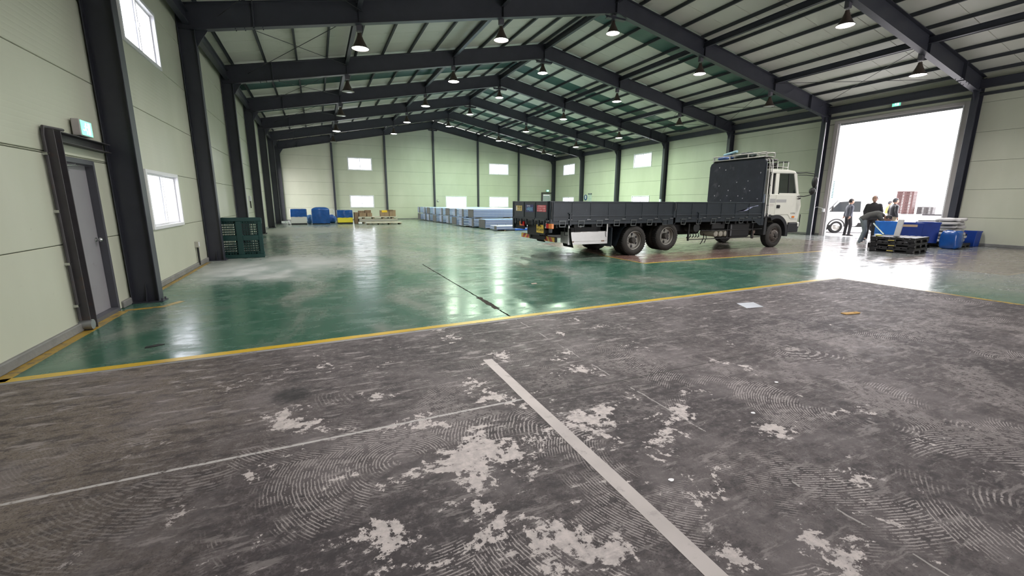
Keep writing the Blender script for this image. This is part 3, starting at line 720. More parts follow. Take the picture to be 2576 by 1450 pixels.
for key, colr, pw in (('white', (1.0, .96, .95), 1.0), ('green', (.78, 1.0, .74), 2.9)):
    ld = bpy.data.lights.new('lamp_light_'+key, 'AREA'); ld.shape = 'DISK'; ld.size = .40; ld.energy = LAMP_W*pw; ld.color = colr; ld.spread = radians(172 if key == 'green' else 142); LIGHT[key] = ld
ON = {0: {-1: 1, 0: 1, 1: 1, 2: 0, 3: 0, 4: 1, 5: 0}, 1: {-1: 1, 0: 1, 1: 1, 2: 1, 3: 1, 4: 1, 5: 1}, 2: {-1: 1, 0: 1, 1: 1, 2: 1, 3: 2, 4: 2, 5: 2}, 3: {0: 1, 1: 1, 2: 1, 3: 2, 4: 2, 5: 2}, 4: {0: 1, 1: 0, 2: 0, 3: 2, 4: 2, 5: 0}}  # first two lamps of the left three rows: unseen, added to brighten the foreground
ROW = ['in the row nearest the left wall', 'in the second row from the left wall', 'in the middle row under the ridge', 'in the second row from the right wall', 'in the row nearest the right wall']
for i in range(5):
    for n, on in ON[i].items():
        xk = XK[i]; r = thing('high_bay_lamp', '%s high bay lamp %s, %s' % ('lit' if on else 'unlit', ('under the %s rafter' % ORD[n]) if n >= 0 else 'added unseen behind the viewer', ROW[i]), 'lamp', (xk, n*BAY+.12, zb(xk)+.20), group='high bay lamps')
        for k, me in LMESH.items(): link(k, me, None, r)
        link('lens', LENS[bool(on)], None, r)
        if on:
            lo = bpy.data.objects.new('lamp_light', LIGHT['green' if on == 2 else 'white']); COL.objects.link(lo); lo.parent = r; lo.location = (0, 0, -.80)

# ------------------------------------------------------------------ flatbed truck (local x from the tail forward, y<0 is the near side)
T = thing('flatbed_truck', 'dark grey flatbed cargo truck with white cab parked across the hall', 'truck', (7.97, 3.0, 0))
TG = P('truck_bed_paint', (.020, .027, .035), .42, .1, .5, nz=.35, ns=4, dirt=(.10, .10, .10), da=.05, ds=9)
TGH = P('truck_headboard_paint', (.028, .032, .044), .36, .1, .5, nz=.5, ns=2.2, bump=1.0, bs=2.6, dirt=(.10, .10, .115), da=.22, ds=3.2)
TBK = P('truck_chassis_black', (.010, .010, .011), .6, nz=.4, ns=6, dirt=(.04, .035, .03), da=.1, ds=8)
TRUB = P('truck_tyre_rubber', (.030, .028, .025), .8, nz=.35, ns=12, bump=.2, bs=60)
TRUBD = P('truck_tyre_tread', (.012, .012, .012), .85, nz=.3, ns=10)
RIM = P('truck_rim_silver', (.36, .35, .32), .45, .5, nz=.2, ns=14)
HUB = P('truck_hub_dirty', (.06, .055, .05), .6, .3, nz=.4, ns=20)
ALU = P('toolbox_aluminium', (.58, .57, .56), .38, .5, nz=.12, ns=5, dirt=(.28, .27, .26), da=.1, ds=6)
CABW = P('cab_white_paint', (.72, .72, .64), .28, 0, .5, nz=.05, ns=3, coat=.3)
CABG = P('cab_grey_band', (.42, .42, .41), .35)
TUBE = P('rack_silver_tube', (.55, .54, .50), .35, .5)
ORNG = P('marker_orange', (.75, .22, .03), .25); REDL = P('tail_lamp_red', (.55, .02, .02), .2); CLRL = P('tail_lamp_clear', (.6, .6, .62), .2)
TGLASS = glass('truck_glass', (.42, .48, .50), .16, .02)
YS = 1.18
# chassis
ch = MB()
for s_ in (-1, 1): ch.box(.15, 10.2, s_*.42-.04, s_*.42+.04, .62, .86)
for xx in (.4, 1.6, 2.5, 3.5, 4.8, 6.2, 7.6, 9.0): ch.box(xx-.05, xx+.05, -.42, .42, .66, .82)
part('chassis_frame', ch, TBK, T, bevel=.008)
dk = part('deck', MB().box(.03, 8.42, -YS+.02, YS-.02, .98, 1.04), TG, T, bevel=.006)
cm = MB()
for k in range(15):
    part('crossmember', MB().box(.25+k*.575-.035, .25+k*.575+.035, -YS+.03, YS-.03, .86, .98), TBK, T, bevel=.004)
# side boards: two boards a side, ribs, hinges
BD = MB()
def board(x0, x1, s_):
    y0 = s_*YS
    b = part('side_board', MB().box(x0, x1, y0-.02, y0+.02, 1.03, 1.55), TG, T, bevel=.006)
    n = round((x1-x0)/.6)
    for k in range(n+1):
        xx = x0+(x1-x0)*k/n; xx = min(max(xx, x0+.02), x1-.02)
        part('rib', MB().box(xx-.012, xx+.012, y0+s_*.02, y0+s_*.032, 1.05, 1.54), TG, b, bevel=.003)
    part('top_rail', MB().box(x0, x1, y0-.028, y0+.028, 1.535, 1.575), TG, b, bevel=.006)
    part('lower_rail', MB().box(x0, x1, y0+s_*.02, y0+s_*.036, 1.16, 1.19), TG, b, bevel=.004)
    for k in range(n):
        xx = x0+(x1-x0)*(k+.5)/n
        h = part('hinge', MB().box(xx-.11, xx+.11, y0+s_*.012, y0+s_*.045, 1.035, 1.06).box(xx-.10, xx-.08, y0+s_*.01, y0+s_*.03, .90, 1.035).box(xx+.08, xx+.10, y0+s_*.01, y0+s_*.03, .90, 1.035).box(xx-.10, xx+.10, y0+s_*.01, y0+s_*.03, .885, .905), P('hinge_worn', (.11, .12, .12), .4, .5), b)
        part('latch', MB().box(xx+.17, xx+.29, y0+s_*.02, y0+s_*.05, 1.075, 1.09), P('latch_worn', (.30, .31, .31), .35, .7), b)
for s_ in (-1, 1):
    board(.08, 4.30, s_); board(4.42, 8.30, s_)
    part('stake_post', MB().box(4.31, 4.41, s_*YS-.03, s_*YS+.03, .90, 1.57), TG, T, bevel=.006)
    part('corner_post', MB().box(.0, .07, s_*YS-.04, s_*YS+.04, .74, 1.58), TG, T, bevel=.006)
    part('corner_post', MB().box(8.31, 8.42, s_*YS-.04, s_*YS+.04, .82, 1.56), TG, T, bevel=.006)
    part('deck_rail', MB().box(.05, 8.42, s_*(YS-.01)-.03, s_*(YS-.01)+.03, .95, 1.03), TG, T, bevel=.006)
    for xx in (.62, 5.37):
        part('board_lever', MB().box(xx-.03, xx+.03, s_*YS+s_*.02, s_*YS+s_*.055, .92, 1.27).box(xx-.07, xx+.07, s_*YS+s_*.02, s_*YS+s_*.06, 1.24, 1.27), TG, T, bevel=.004)
    part('wheel_plate', MB().prism([(3.80, s_*(YS+.022), 1.10), (4.50, s_*(YS+.022), 1.10), (4.36, s_*(YS+.022), .90), (3.95, s_*(YS+.022), .90)], (0, s_*.008, 0)), TG, T)
    part('front_bracket', MB().prism([(7.85, s_*(YS+.022), 1.02), (8.45, s_*(YS+.022), 1.02), (8.45, s_*(YS+.022), .80), (8.25, s_*(YS+.022), .80)], (0, s_*.01, 0)), TG, T)
    part('chain', MB().tube([(4.36, s_*(YS+.045), 1.53), (4.37, s_*(YS+.05), 1.40), (4.355, s_*(YS+.045), 1.30)], .012, 6), P('chain_steel', (.12, .12, .12), .4, .8), T)
    part('chain', MB().tube([(.03, s_*(YS+.05), 1.56), (.035, s_*(YS+.06), 1.40), (.02, s_*(YS+.06), 1.24), (.04, s_*(YS+.05), 1.10)], .011, 6), MATS['chain_steel'], T)
part('gloss_sticker', MB().prism([(7.05, -YS-.0215, 1.26), (7.35, -YS-.0215, 1.28), (7.62, -YS-.0215, 1.40), (8.10, -YS-.0215, 1.475), (8.10, -YS-.0215, 1.455), (7.85, -YS-.0215, 1.43), (7.70, -YS-.0215, 1.36), (7.55, -YS-.0215, 1.30)], (0, -.002, 0)), P('pale_blue_sticker', (.42, .46, .66), .3), T)
# tailgate with ribs, hinges and stickers
tg = part('tailgate', MB().box(-.03, .03, -1.12, 1.12, 1.07, 1.56), TG, T, bevel=.006)
part('top_rail', MB().box(-.04, .035, -1.12, 1.12, 1.54, 1.575), TG, tg, bevel=.006)
for yy in (-1.09, -.39, .33, 1.09): part('rib', MB().box(-.045, -.03, yy-.025, yy+.025, 1.07, 1.55), TG, tg, bevel=.004)
part('bottom_rail', MB().box(-.045, .0, -1.12, 1.12, 1.06, 1.12), TG, tg, bevel=.004)
for yy in (-.95, -.62, -.25, .15, .50, .90): part('hinge', MB().box(-.05, -.01, yy-.03, yy+.03, .90, 1.08).box(-.055, -.02, yy-.045, yy+.045, .94, .97), TG, tg, bevel=.004)
def sticker(name, y0, y1, z0, z1, mat, X=-.034):
    return part(name, MB().box(X-.002, X, y0, y1, z0, z1), mat, tg)
Mrear = lambda y_, z_, X=-.0375: frame_mat((X, y_, z_), (0, -1, 0), (0, 0, 1))
sy = sticker('yellow_sticker', .46, .88, 1.29, 1.45, P('sticker_yellow', (.72, .55, .18), .4))
lettering('인용', .15, P('ink_brown', (.10, .06, .01), .5), sy, Mrear(.64, 1.37), .28)
part('white_edge', MB().box(-.0372, -.036, .80, .86, 1.30, 1.42), WHITE, sy)
sn = sticker('navy_sticker', -.29, .20, 1.27, 1.48, P('sticker_navy', (.012, .015, .13), .35))
lettering('일반화물', .05, WHITE, sn, Mrear(.02, 1.44), .22)
lettering('서해물류', .12, P('ink_cyan', (.25, .62, .85), .4), sn, Mrear(-.05, 1.345), .40)
sr_ = sticker('red_sticker', -1.04, -.51, 1.29, 1.47, P('sticker_red', (.55, .035, .05), .4))
PINK = P('ink_pink', (.85, .62, .62), .4)
lettering('-신화물운송', .06, PINK, sr_, Mrear(-.77, 1.435), .46); lettering('C.P.01-5 888', .052, PINK, sr_, Mrear(-.77, 1.378), .46); lettering('11-2509-1237', .062, PINK, sr_, Mrear(-.77, 1.32), .48)
# rear under the tailgate
part('rear_beam', MB().box(.05, .13, -1.14, 1.14, .90, 1.05), TBK, T, bevel=.006)
part('rear_skirt', MB().box(.08, .12, .55, 1.18, .74, .92), TBK, T, bevel=.006)
part('rear_guard_plate', MB().box(.14, .18, -.35, .42, .60, 1.0), TBK, T, bevel=.006)
CHV_R = P('chevron_red', (.55, .05, .04), .35); CHV_Y = P('chevron_yellow', (.80, .50, .06), .35)
bm_ = part('rear_bumper', MB().box(.28, .36, -1.0, 1.15, .46, .60), TBK, T, bevel=.01)
for y0, y1 in ((.56, 1.13), (-.98, -.40)):
    sgn = 1 if y0 > 0 else -1
    part('reflector_plate', MB().box(.272, .28, y0, y1, .465, .595), CHV_Y, bm_)
    for k in range(2):
        c0 = y0+(y1-y0)*(.15+.45*k); w_ = .15; sh = -.12*sgn
        part('reflector_stripe', MB().prism([(.272, c0, .467), (.272, c0+w_, .467), (.272, c0+w_+sh*1.0, .593), (.272, c0+sh*1.0, .593)], (-.003, 0, 0)), CHV_R, bm_)
for s_ in (-1, 1):
    part('bumper_bracket', MB().box(.25, .33, s_*.45-.05, s_*.45+.05, .5, .66), TBK, T, bevel=.006)
    tl = part('tail_lamp', MB().box(.02, .10, s_*.92-.02 if s_ < 0 else .38, s_*.92-.04+.02 if s_ < 0 else .42, .80, .97), TBK, T)
    yA = -1.30 if s_ < 0 else .38
    part('lamp_red', MB().box(-.01, .07, yA+(.16 if s_ < 0 else 0), yA+(.30 if s_ < 0 else .15), .85, .98), REDL, tl, bevel=.01)
    part('lamp_amber', MB().box(-.01, .07, yA+(.0 if s_ < 0 else .15), yA+(.16 if s_ < 0 else .30), .85, .98), ORNG, tl, bevel=.01)
part('lamp_clear', MB().box(-.01, .07, -1.0, -.93, .85, 1.0), CLRL, T, bevel=.01)
pl = part('licence_plate', MB().box(.0, .012, -.84, -.43, .71, .93), P('plate_yellow', (.72, .50, .06), .4), T)
pl.rotation_euler = (0, .0, 0)
INK = P('plate_ink', (.03, .03, .02), .5)
lettering('경기 81', .075, INK, pl, Mrear(-.60, .885, -.002), .24); lettering('바5409', .11, INK, pl, Mrear(-.635, .785, -.002), .38)
part('plate_bracket', MB().box(.012, .05, -.86, -.41, .66, .96), TBK, T)
for yy, x_, z0 in ((-1.0, .62, .32), (.62, .62, .34)):
    part('mud_flap', MB().grid(4, 6, lambda u, v, yy=yy, x_=x_, z0=z0: (x_+.10*(1-v)**2, yy-.27+.54*u, z0+(.85-z0)*v)), TRUBD, T, solid=.012)
lb = MB().tube([(.5, -1.12, .95), (.5, -1.14, .66), (.82, -1.14, .66), (.82, -1.12, .95)], .012, 6)
part('side_lamp_guard', lb, TBK, T); part('work_lamp', MB().lathe([(0, 0), (.05, .01), (.055, .05), (.03, .09), (0, .1)], (1.02, -1.06, .90), (0, -1, 0), 14), CHROME, T, smooth=40)
# aluminium tool box on the near side, plain one on the far side
for s_ in (-1, 1):
    y0 = s_*1.16; X0, X1 = .60, 1.92
    bx_ = part('tool_box', MB().box(X0+.02, X1-.02, s_*.72, y0-s_*.01, .42, .74), ALU, T, bevel=.006)
    part('box_door', MB().box(X0+.04, X1-.04, y0-s_*.012, y0+s_*.006, .475, .735), ALU, bx_, bevel=.006)
    part('box_sill', MB().box(X0, X1, y0-s_*.02, y0+s_*.004, .39, .468), ALU, bx_, bevel=.004)
    for xx in (X0, X1-.04): part('box_post', MB().box(xx, xx+.04, y0-s_*.03, y0+s_*.008, .39, .96), ALU, bx_, bevel=.004)
    for xx in (X0+.14, X1-.16): part('box_hinge', MB().box(xx-.05, xx+.05, y0, y0+s_*.012, .455, .49), P('hinge_rust', (.22, .14, .10), .6), bx_)
    for xx in (X0+.06, X1-.08): part('box_latch', MB().tube([(xx, y0+s_*.01, .76), (xx-.01, y0+s_*.03, .72), (xx, y0+s_*.02, .62), (xx+.01, y0+s_*.03, .58)], .007, 6), TBK, bx_)
    part('box_back', MB().box(X0+.05, X1-.05, s_*.85, s_*.88, .74, .96), TBK, T)
# wheels
def wheel_meshes(r, w, dual):
    """axis along -y; outer face at y=0"""
    out = {}
    prof = lambda o: [(r*.60, o+.02), (r*.66, o+.0), (r*.80, o-.012), (r*.93, o+.01), (r*.985, o+.045), (r, o+.075), (r, o+w-.075), (r*.985, o+w-.045), (r*.93, o+w-.01), (r*.66, o+w), (r*.6, o+w-.02)]
    out['tyre'] = [MB().lathe(prof(0), ax=(0, 1, 0), n=40, closed=True)]
    if dual: out['tyre'].append(MB().lathe(prof(w+.06), ax=(0, 1, 0), n=40, closed=True))
    tread = MB()
    for k in range(40):
        a = 2*pi*k/40
        for oo in ([0] if not dual else [0, w+.06]):
            for c in (.25, .5, .75):
                p = Vector((cos(a)*(r-.002), oo+w*c, sin(a)*(r-.002))); tread.bar(p+Vector((-sin(a), 0, cos(a)))*.022-Vector((0, .02, 0)), p-Vector((-sin(a), 0, cos(a)))*.022+Vector((0, .02, 0)), .05, .012, (cos(a), 0, sin(a)))
    out['tread'] = [tread]
    if dual:
        out['rim'] = [MB().lathe([(r*.62, .0), (r*.66, .012), (r*.64, .03), (r*.58, .05), (r*.55, .13), (r*.50, .15), (.0, .16), (0, .2), (r*.6, .2), (r*.6, .05)], ax=(0, 1, 0), n=36)]
        hb = MB().lathe([(0, .02), (.07, .02), (.085, .05), (.095, .16), (.0, .16)], ax=(0, 1, 0), n=20)
    else:
        out['rim'] = [MB().lathe([(r*.62, .0), (r*.65, .012), (r*.63, .03), (r*.56, .03), (r*.50, .05), (r*.44, .03), (r*.40, -.01), (r*.33, -.03), (r*.22, -.035), (0, -.035), (0, .2), (r*.6, .2)], ax=(0, 1, 0), n=36)]
        hb = MB().lathe([(0, -.10), (.06, -.10), (.075, -.085), (.08, -.03), (0, -.03)], ax=(0, 1, 0), n=20)
    out['hub'] = [hb]
    nuts = MB(); holes = MB()
    for k in range(8):
        a = 2*pi*k/8; rr = r*.27 if not dual else r*.30
        nuts.cyl((cos(a)*rr, -.055 if not dual else .12, sin(a)*rr), (cos(a)*rr, .0 if not dual else .16, sin(a)*rr), .016, n=6)
    for k in range(6 if dual else 8):
        a = 2*pi*(k+.5)/(6 if dual else 8); rr = r*.42
        holes.cyl((cos(a)*rr, .148 if dual else .02, sin(a)*rr), (cos(a)*rr, .17 if dual else .08, sin(a)*rr), .040 if dual else .022, n=12)
    out['wheel_nuts'] = [nuts]; out['vent_holes'] = [holes]
    return out
WMAT = {'tyre': TRUB, 'tread': TRUBD, 'rim': RIM, 'hub': HUB, 'wheel_nuts': RIM, 'vent_holes': BLK}
def add_wheel(wm, x_, y_, z_, s_, rimmat=None):
    w = None
    for i, me in enumerate(wm['tyre']):
        o = link('wheel' if i == 0 else 'inner_tyre', me, None, T if i == 0 else w)
        if i == 0:
            w = o; o.location = (x_, y_, z_); o.rotation_euler = (0, 0, 0 if s_ < 0 else pi)
    for k in ('tread', 'rim', 'hub', 'wheel_nuts', 'vent_holes'):
        for me in wm[k]: link(k, me, None, w)
    return w
def mk(wm):
    r_ = {}
    for k, l in wm.items():
        r_[k] = [m.mesh(k, smooth=35) for m in l]
        for me in r_[k]: me.materials.append(WMAT[k])
    return r_
WD = mk(wheel_meshes(.44, .24, True)); WS = mk(wheel_meshes(.43, .26, False))
for me in WS['rim']: me.materials.clear(); me.materials.append(P('front_wheel_brown', (.085, .07, .06), .6, .2, nz=.4, ns=14))
for s_ in (-1, 1):
    add_wheel(WD, 2.90, s_*YS, .44, s_); add_wheel(WD, 4.16, s_*YS, .535, s_); add_wheel(WS, 9.21, s_*1.14, .43, s_)
    # rear mudguard with flap
    pts = [(2.90+.60*cos(a), .44+.56*sin(a)) for a in [radians(d) for d in range(88, 171, 8)]]+[(2.22, .30)]
    mg = MB(); n = len(pts); mg.grid(n-1, 1, lambda u, v, pts=pts, n=n, s_=s_: (pts[min(n-1, int(round(u*(n-1))))][0], s_*(1.19-.55*v), pts[min(n-1, int(round(u*(n-1))))][1]))
    part('mudguard', mg, TG, T, solid=.015)
    part('mud_flap', MB().box(2.04, 2.06, s_*.62, s_*1.19, .29, .84), TG, T, bevel=.004)
for x_, z_ in ((2.90, .44), (4.16, .535), (9.21, .43)): part('axle', MB().cyl((x_, -.95, z_), (x_, .95, z_), .07, n=12), TBK, T, smooth=40)
for x_ in (2.90, 4.16):
    for s_ in (-1, 1): part('leaf_spring', MB().box(x_-.5, x_+.5, s_*.5-.04, s_*.5+.04, .58, .64), TBK, T, bevel=.004)
# under-deck equipment on the near side
part('side_guard', MB().box(5.05, 5.10, -1.15, -1.10, .36, .90).box(5.05, 8.45, -1.16, -1.12, .385, .41).box(5.6, 8.50, -1.16, -1.12, .655, .68).box(8.0, 8.05, -1.15, -1.10, .36, .90).box(6.8, 6.84, -1.14, -1.1, .38, .9), TBK, T, bevel=.004)
for k, x_ in enumerate((6.33, 6.56, 6.79)): part('air_tank', MB().lathe([(0, 0), (.06, .005), (.09, .02), (.098, .05), (.098, .6), (0, .62)], (x_, -1.12, .545), (0, 1, 0), 20), P('tank_cream', (.42, .40, .33), .5, nz=.25, ns=10), T, smooth=40)
part('battery_box', MB().box(6.15, 6.75, -1.08, -.5, .70, .92), P('box_dark', (.03, .03, .032), .5), T, bevel=.02)
part('fuel_tank', MB().box(7.0, 7.95, -1.10, -.5, .40, .88), P('tank_dark', (.022, .022, .024), .45), T, bevel=.06, seg=2)
part('filter_drum', MB().cyl((5.55, -1.0, .76), (5.55, -.6, .76), .14, n=18), P('drum_dark', (.035, .04, .042), .5), T, smooth=40)
part('control_valve', MB().box(8.02, 8.16, -1.15, -1.02, .52, .62).cyl((8.12, -1.09, .34), (8.12, -1.09, .60), .04, n=10), P('valve_brown', (.10, .07, .055), .6), T)
for k in range(5): part('air_coil', MB().tube([(5.15+.12*k, -1.0, .60), (5.18+.12*k, -1.03, .48), (5.14+.12*k, -1.0, .44), (5.21+.12*k, -.98, .50)], .012, 6), TBK, T)
part('drain_hose', MB().tube([(5.95, -.95, .55), (5.90, -1.0, .42), (5.80, -1.02, .28), (5.76, -1.0, .22)], .014, 6).tube([(6.06, -.95, .50), (6.0, -1.02, .40), (5.92, -1.02, .26)], .012, 6), TBK, T)
part('exhaust_muffler', MB().cyl((6.0, .45, .58), (7.1, .45, .58), .16, n=18), TBK, T, smooth=40)
# ------------------------------------------------------------------ headboard, ladder, racks
def rrect(y0, y1, z0, z1, r, n=5):
    pts = [(y0, z0), (y1, z0)]
    pts += [(y1-r+r*cos(a), z1-r+r*sin(a)) for a in [pi/2*k/n for k in range(n+1)]]
    pts += [(y0+r+r*cos(a), z1-r+r*sin(a)) for a in [pi/2+pi/2*k/n for k in range(n+1)]]
    return pts
hb_ = part('headboard', MB().prism([(8.34, y_, z_) for y_, z_ in rrect(-1.12, 1.14, 1.04, 3.03, .14)], (.06, 0, 0)), TGH, T, bevel=.012)
part('headboard_rim', MB().tube([(8.37, -1.14, 1.6), (8.37, -1.14, 2.88), (8.37, -1.10, 2.98), (8.37, -1.0, 3.05), (8.37, 1.0, 3.05), (8.37, 1.11, 2.98), (8.37, 1.15, 2.88), (8.37, 1.15, 1.6)], .022, 8), TG, hb_, smooth=40)
scf = P('scuff_bare', (.42, .42, .45), .4)
rs = random.Random(3)
for k in range(16):
    yy, zz = rs.uniform(-1.0, 1.0), rs.uniform(1.62, 2.9)
    part('scuff_mark', MB().prism([(8.339, yy+rs.uniform(.008, .03)*cos(a), zz+rs.uniform(.008, .035)*sin(a)) for a in [2*pi*j/6 for j in range(6)]], (-.001, 0, 0)), scf, hb_)
for s_ in (-1,):
    lad = part('ladder', MB().tube([(8.50, -1.19, 1.10), (8.46, -1.19, 2.85), (8.45, -1.16, 3.0), (8.44, -1.02, 3.07), (8.43, .9, 3.07)], .016, 8), TUBE, T, smooth=40)
    part('ladder_rail', MB().tube([(8.66, -1.19, 1.10), (8.62, -1.19, 2.85), (8.61, -1.16, 3.0), (8.60, -1.02, 3.07), (8.59, .9, 3.07)], .016, 8), TUBE, lad, smooth=40)
    for z_ in (1.18, 1.48, 1.80, 2.15, 2.50, 2.80): part('ladder_rung', MB().cyl((8.50-(z_-1.1)*.023, -1.19, z_), (8.66-(z_-1.1)*.023, -1.19, z_), .011, n=8), TBK, lad)
    part('ladder_cover', MB().box(8.41, 8.43, -1.17, -1.0, 1.5, 1.85), P('pale_blue_panel', (.30, .36, .46), .4), lad)
rk = part('upper_rack', MB().tube([(8.32, -1.12, 3.24), (8.75, -1.12, 3.24), (8.75, 1.05, 3.24), (8.32, 1.05, 3.24)], .018, 8, True), TUBE, T, smooth=40)
part('rack_rail', MB().tube([(8.32, -1.12, 3.10), (8.75, -1.12, 3.10), (8.75, 1.05, 3.10), (8.32, 1.05, 3.10)], .018, 8, True), TUBE, rk, smooth=40)
for yy in (-1.12, -.85, -.45, .3, .98):
    for xx in (8.32, 8.75): part('rack_post', MB().box(xx-.014, xx+.014, yy-.018, yy+.018, 3.08, 3.24), TUBE, rk)
part('rack_floor', MB().box(8.33, 8.74, -1.1, 1.03, 3.075, 3.09), TBK, rk)
fr_ = part('cab_roof_rack', MB().tube([(8.80, -1.0, 2.98), (9.72, -1.0, 2.98), (9.72, .95, 2.98), (8.80, .95, 2.98)], .016, 8, True), TBK, T, smooth=40)
part('rack_rail', MB().tube([(8.80, -1.0, 2.80), (9.68, -1.0, 2.80), (9.68, .95, 2.80), (8.80, .95, 2.80)], .016, 8, True), TUBE, fr_, smooth=40)
for xx in (8.82, 9.13, 9.42, 9.69):
    for yy in (-1.0, .95): part('rack_post', MB().cyl((xx, yy, 2.69), (xx, yy, 2.98), .012, n=8), TUBE, fr_)
part('rack_floor', MB().box(8.82, 9.68, -.98, .93, 2.795, 2.81), TBK, fr_)
def lump(name, c, s, mat, label, cat, seed, amp=.18, nu=24, nv=12, parent=None, ex=.7):
    rn = random.Random(seed); ph = [rn.uniform(0, 6.3) for _ in range(8)]
    def fn(u, v):
        a = 2*pi*u; b = pi*(v-.5)
        k = 1+amp*(sin(3*a+ph[0])*cos(2*b+ph[1])+.6*sin(5*a+ph[2]+3*b)+.5*sin(7*b+ph[3])*cos(4*a+ph[4]))
        e = lambda q: math.copysign(abs(q)**ex, q)
        return (c[0]+s[0]*k*e(cos(b))*e(cos(a)), c[1]+s[1]*k*e(cos(b))*e(sin(a)), max(c[2]-s[2], c[2]+s[2]*k*e(sin(b))))
    o = part(name, MB().grid(nu, nv, fn), mat, parent, smooth=60)
    if parent is None: tag(o, label, cat)
    return o
TX, TY = 7.97, 3.0
lump('folded_tarp', (TX+8.53, TY-.20, 3.20), (.15, .36, .10), P('tarp_dark_green', (.03, .045, .04), .5, nz=.4, ns=8), 'dark folded tarpaulin on the rack above the truck headboard', 'tarpaulin', 4)
lump('folded_tarp', (TX+8.53, TY+.66, 3.165), (.15, .26, .07), P('tarp_blue_small', (.03, .09, .28), .45), 'small blue folded tarpaulin at the far end of the headboard rack', 'tarpaulin', 9)
tag(part('rolled_mat', MB().cyl((TX+8.44, TY+.12, 3.385), (TX+8.60, TY+.78, 3.32), .045, n=14), P('pale_blue_roll', (.30, .48, .55), .4), None, smooth=40), 'pale blue roll lying on top of the truck headboard rack', 'roll')
lump('rope_bundle', (TX+9.27, TY-.30, 2.885), (.33, .48, .07), P('rope_dark', (.03, .028, .027), .7, nz=.5, ns=20), 'dark bundle of straps in the cab roof rack', 'strap bundle', 12)
lump('folded_cloth', (TX+9.37, TY-.45, 3.06), (.24, .28, .05), P('cloth_grey', (.22, .21, .20), .7, nz=.2, ns=8), 'grey folded cloth on top of the cab roof rack', 'cloth', 15)
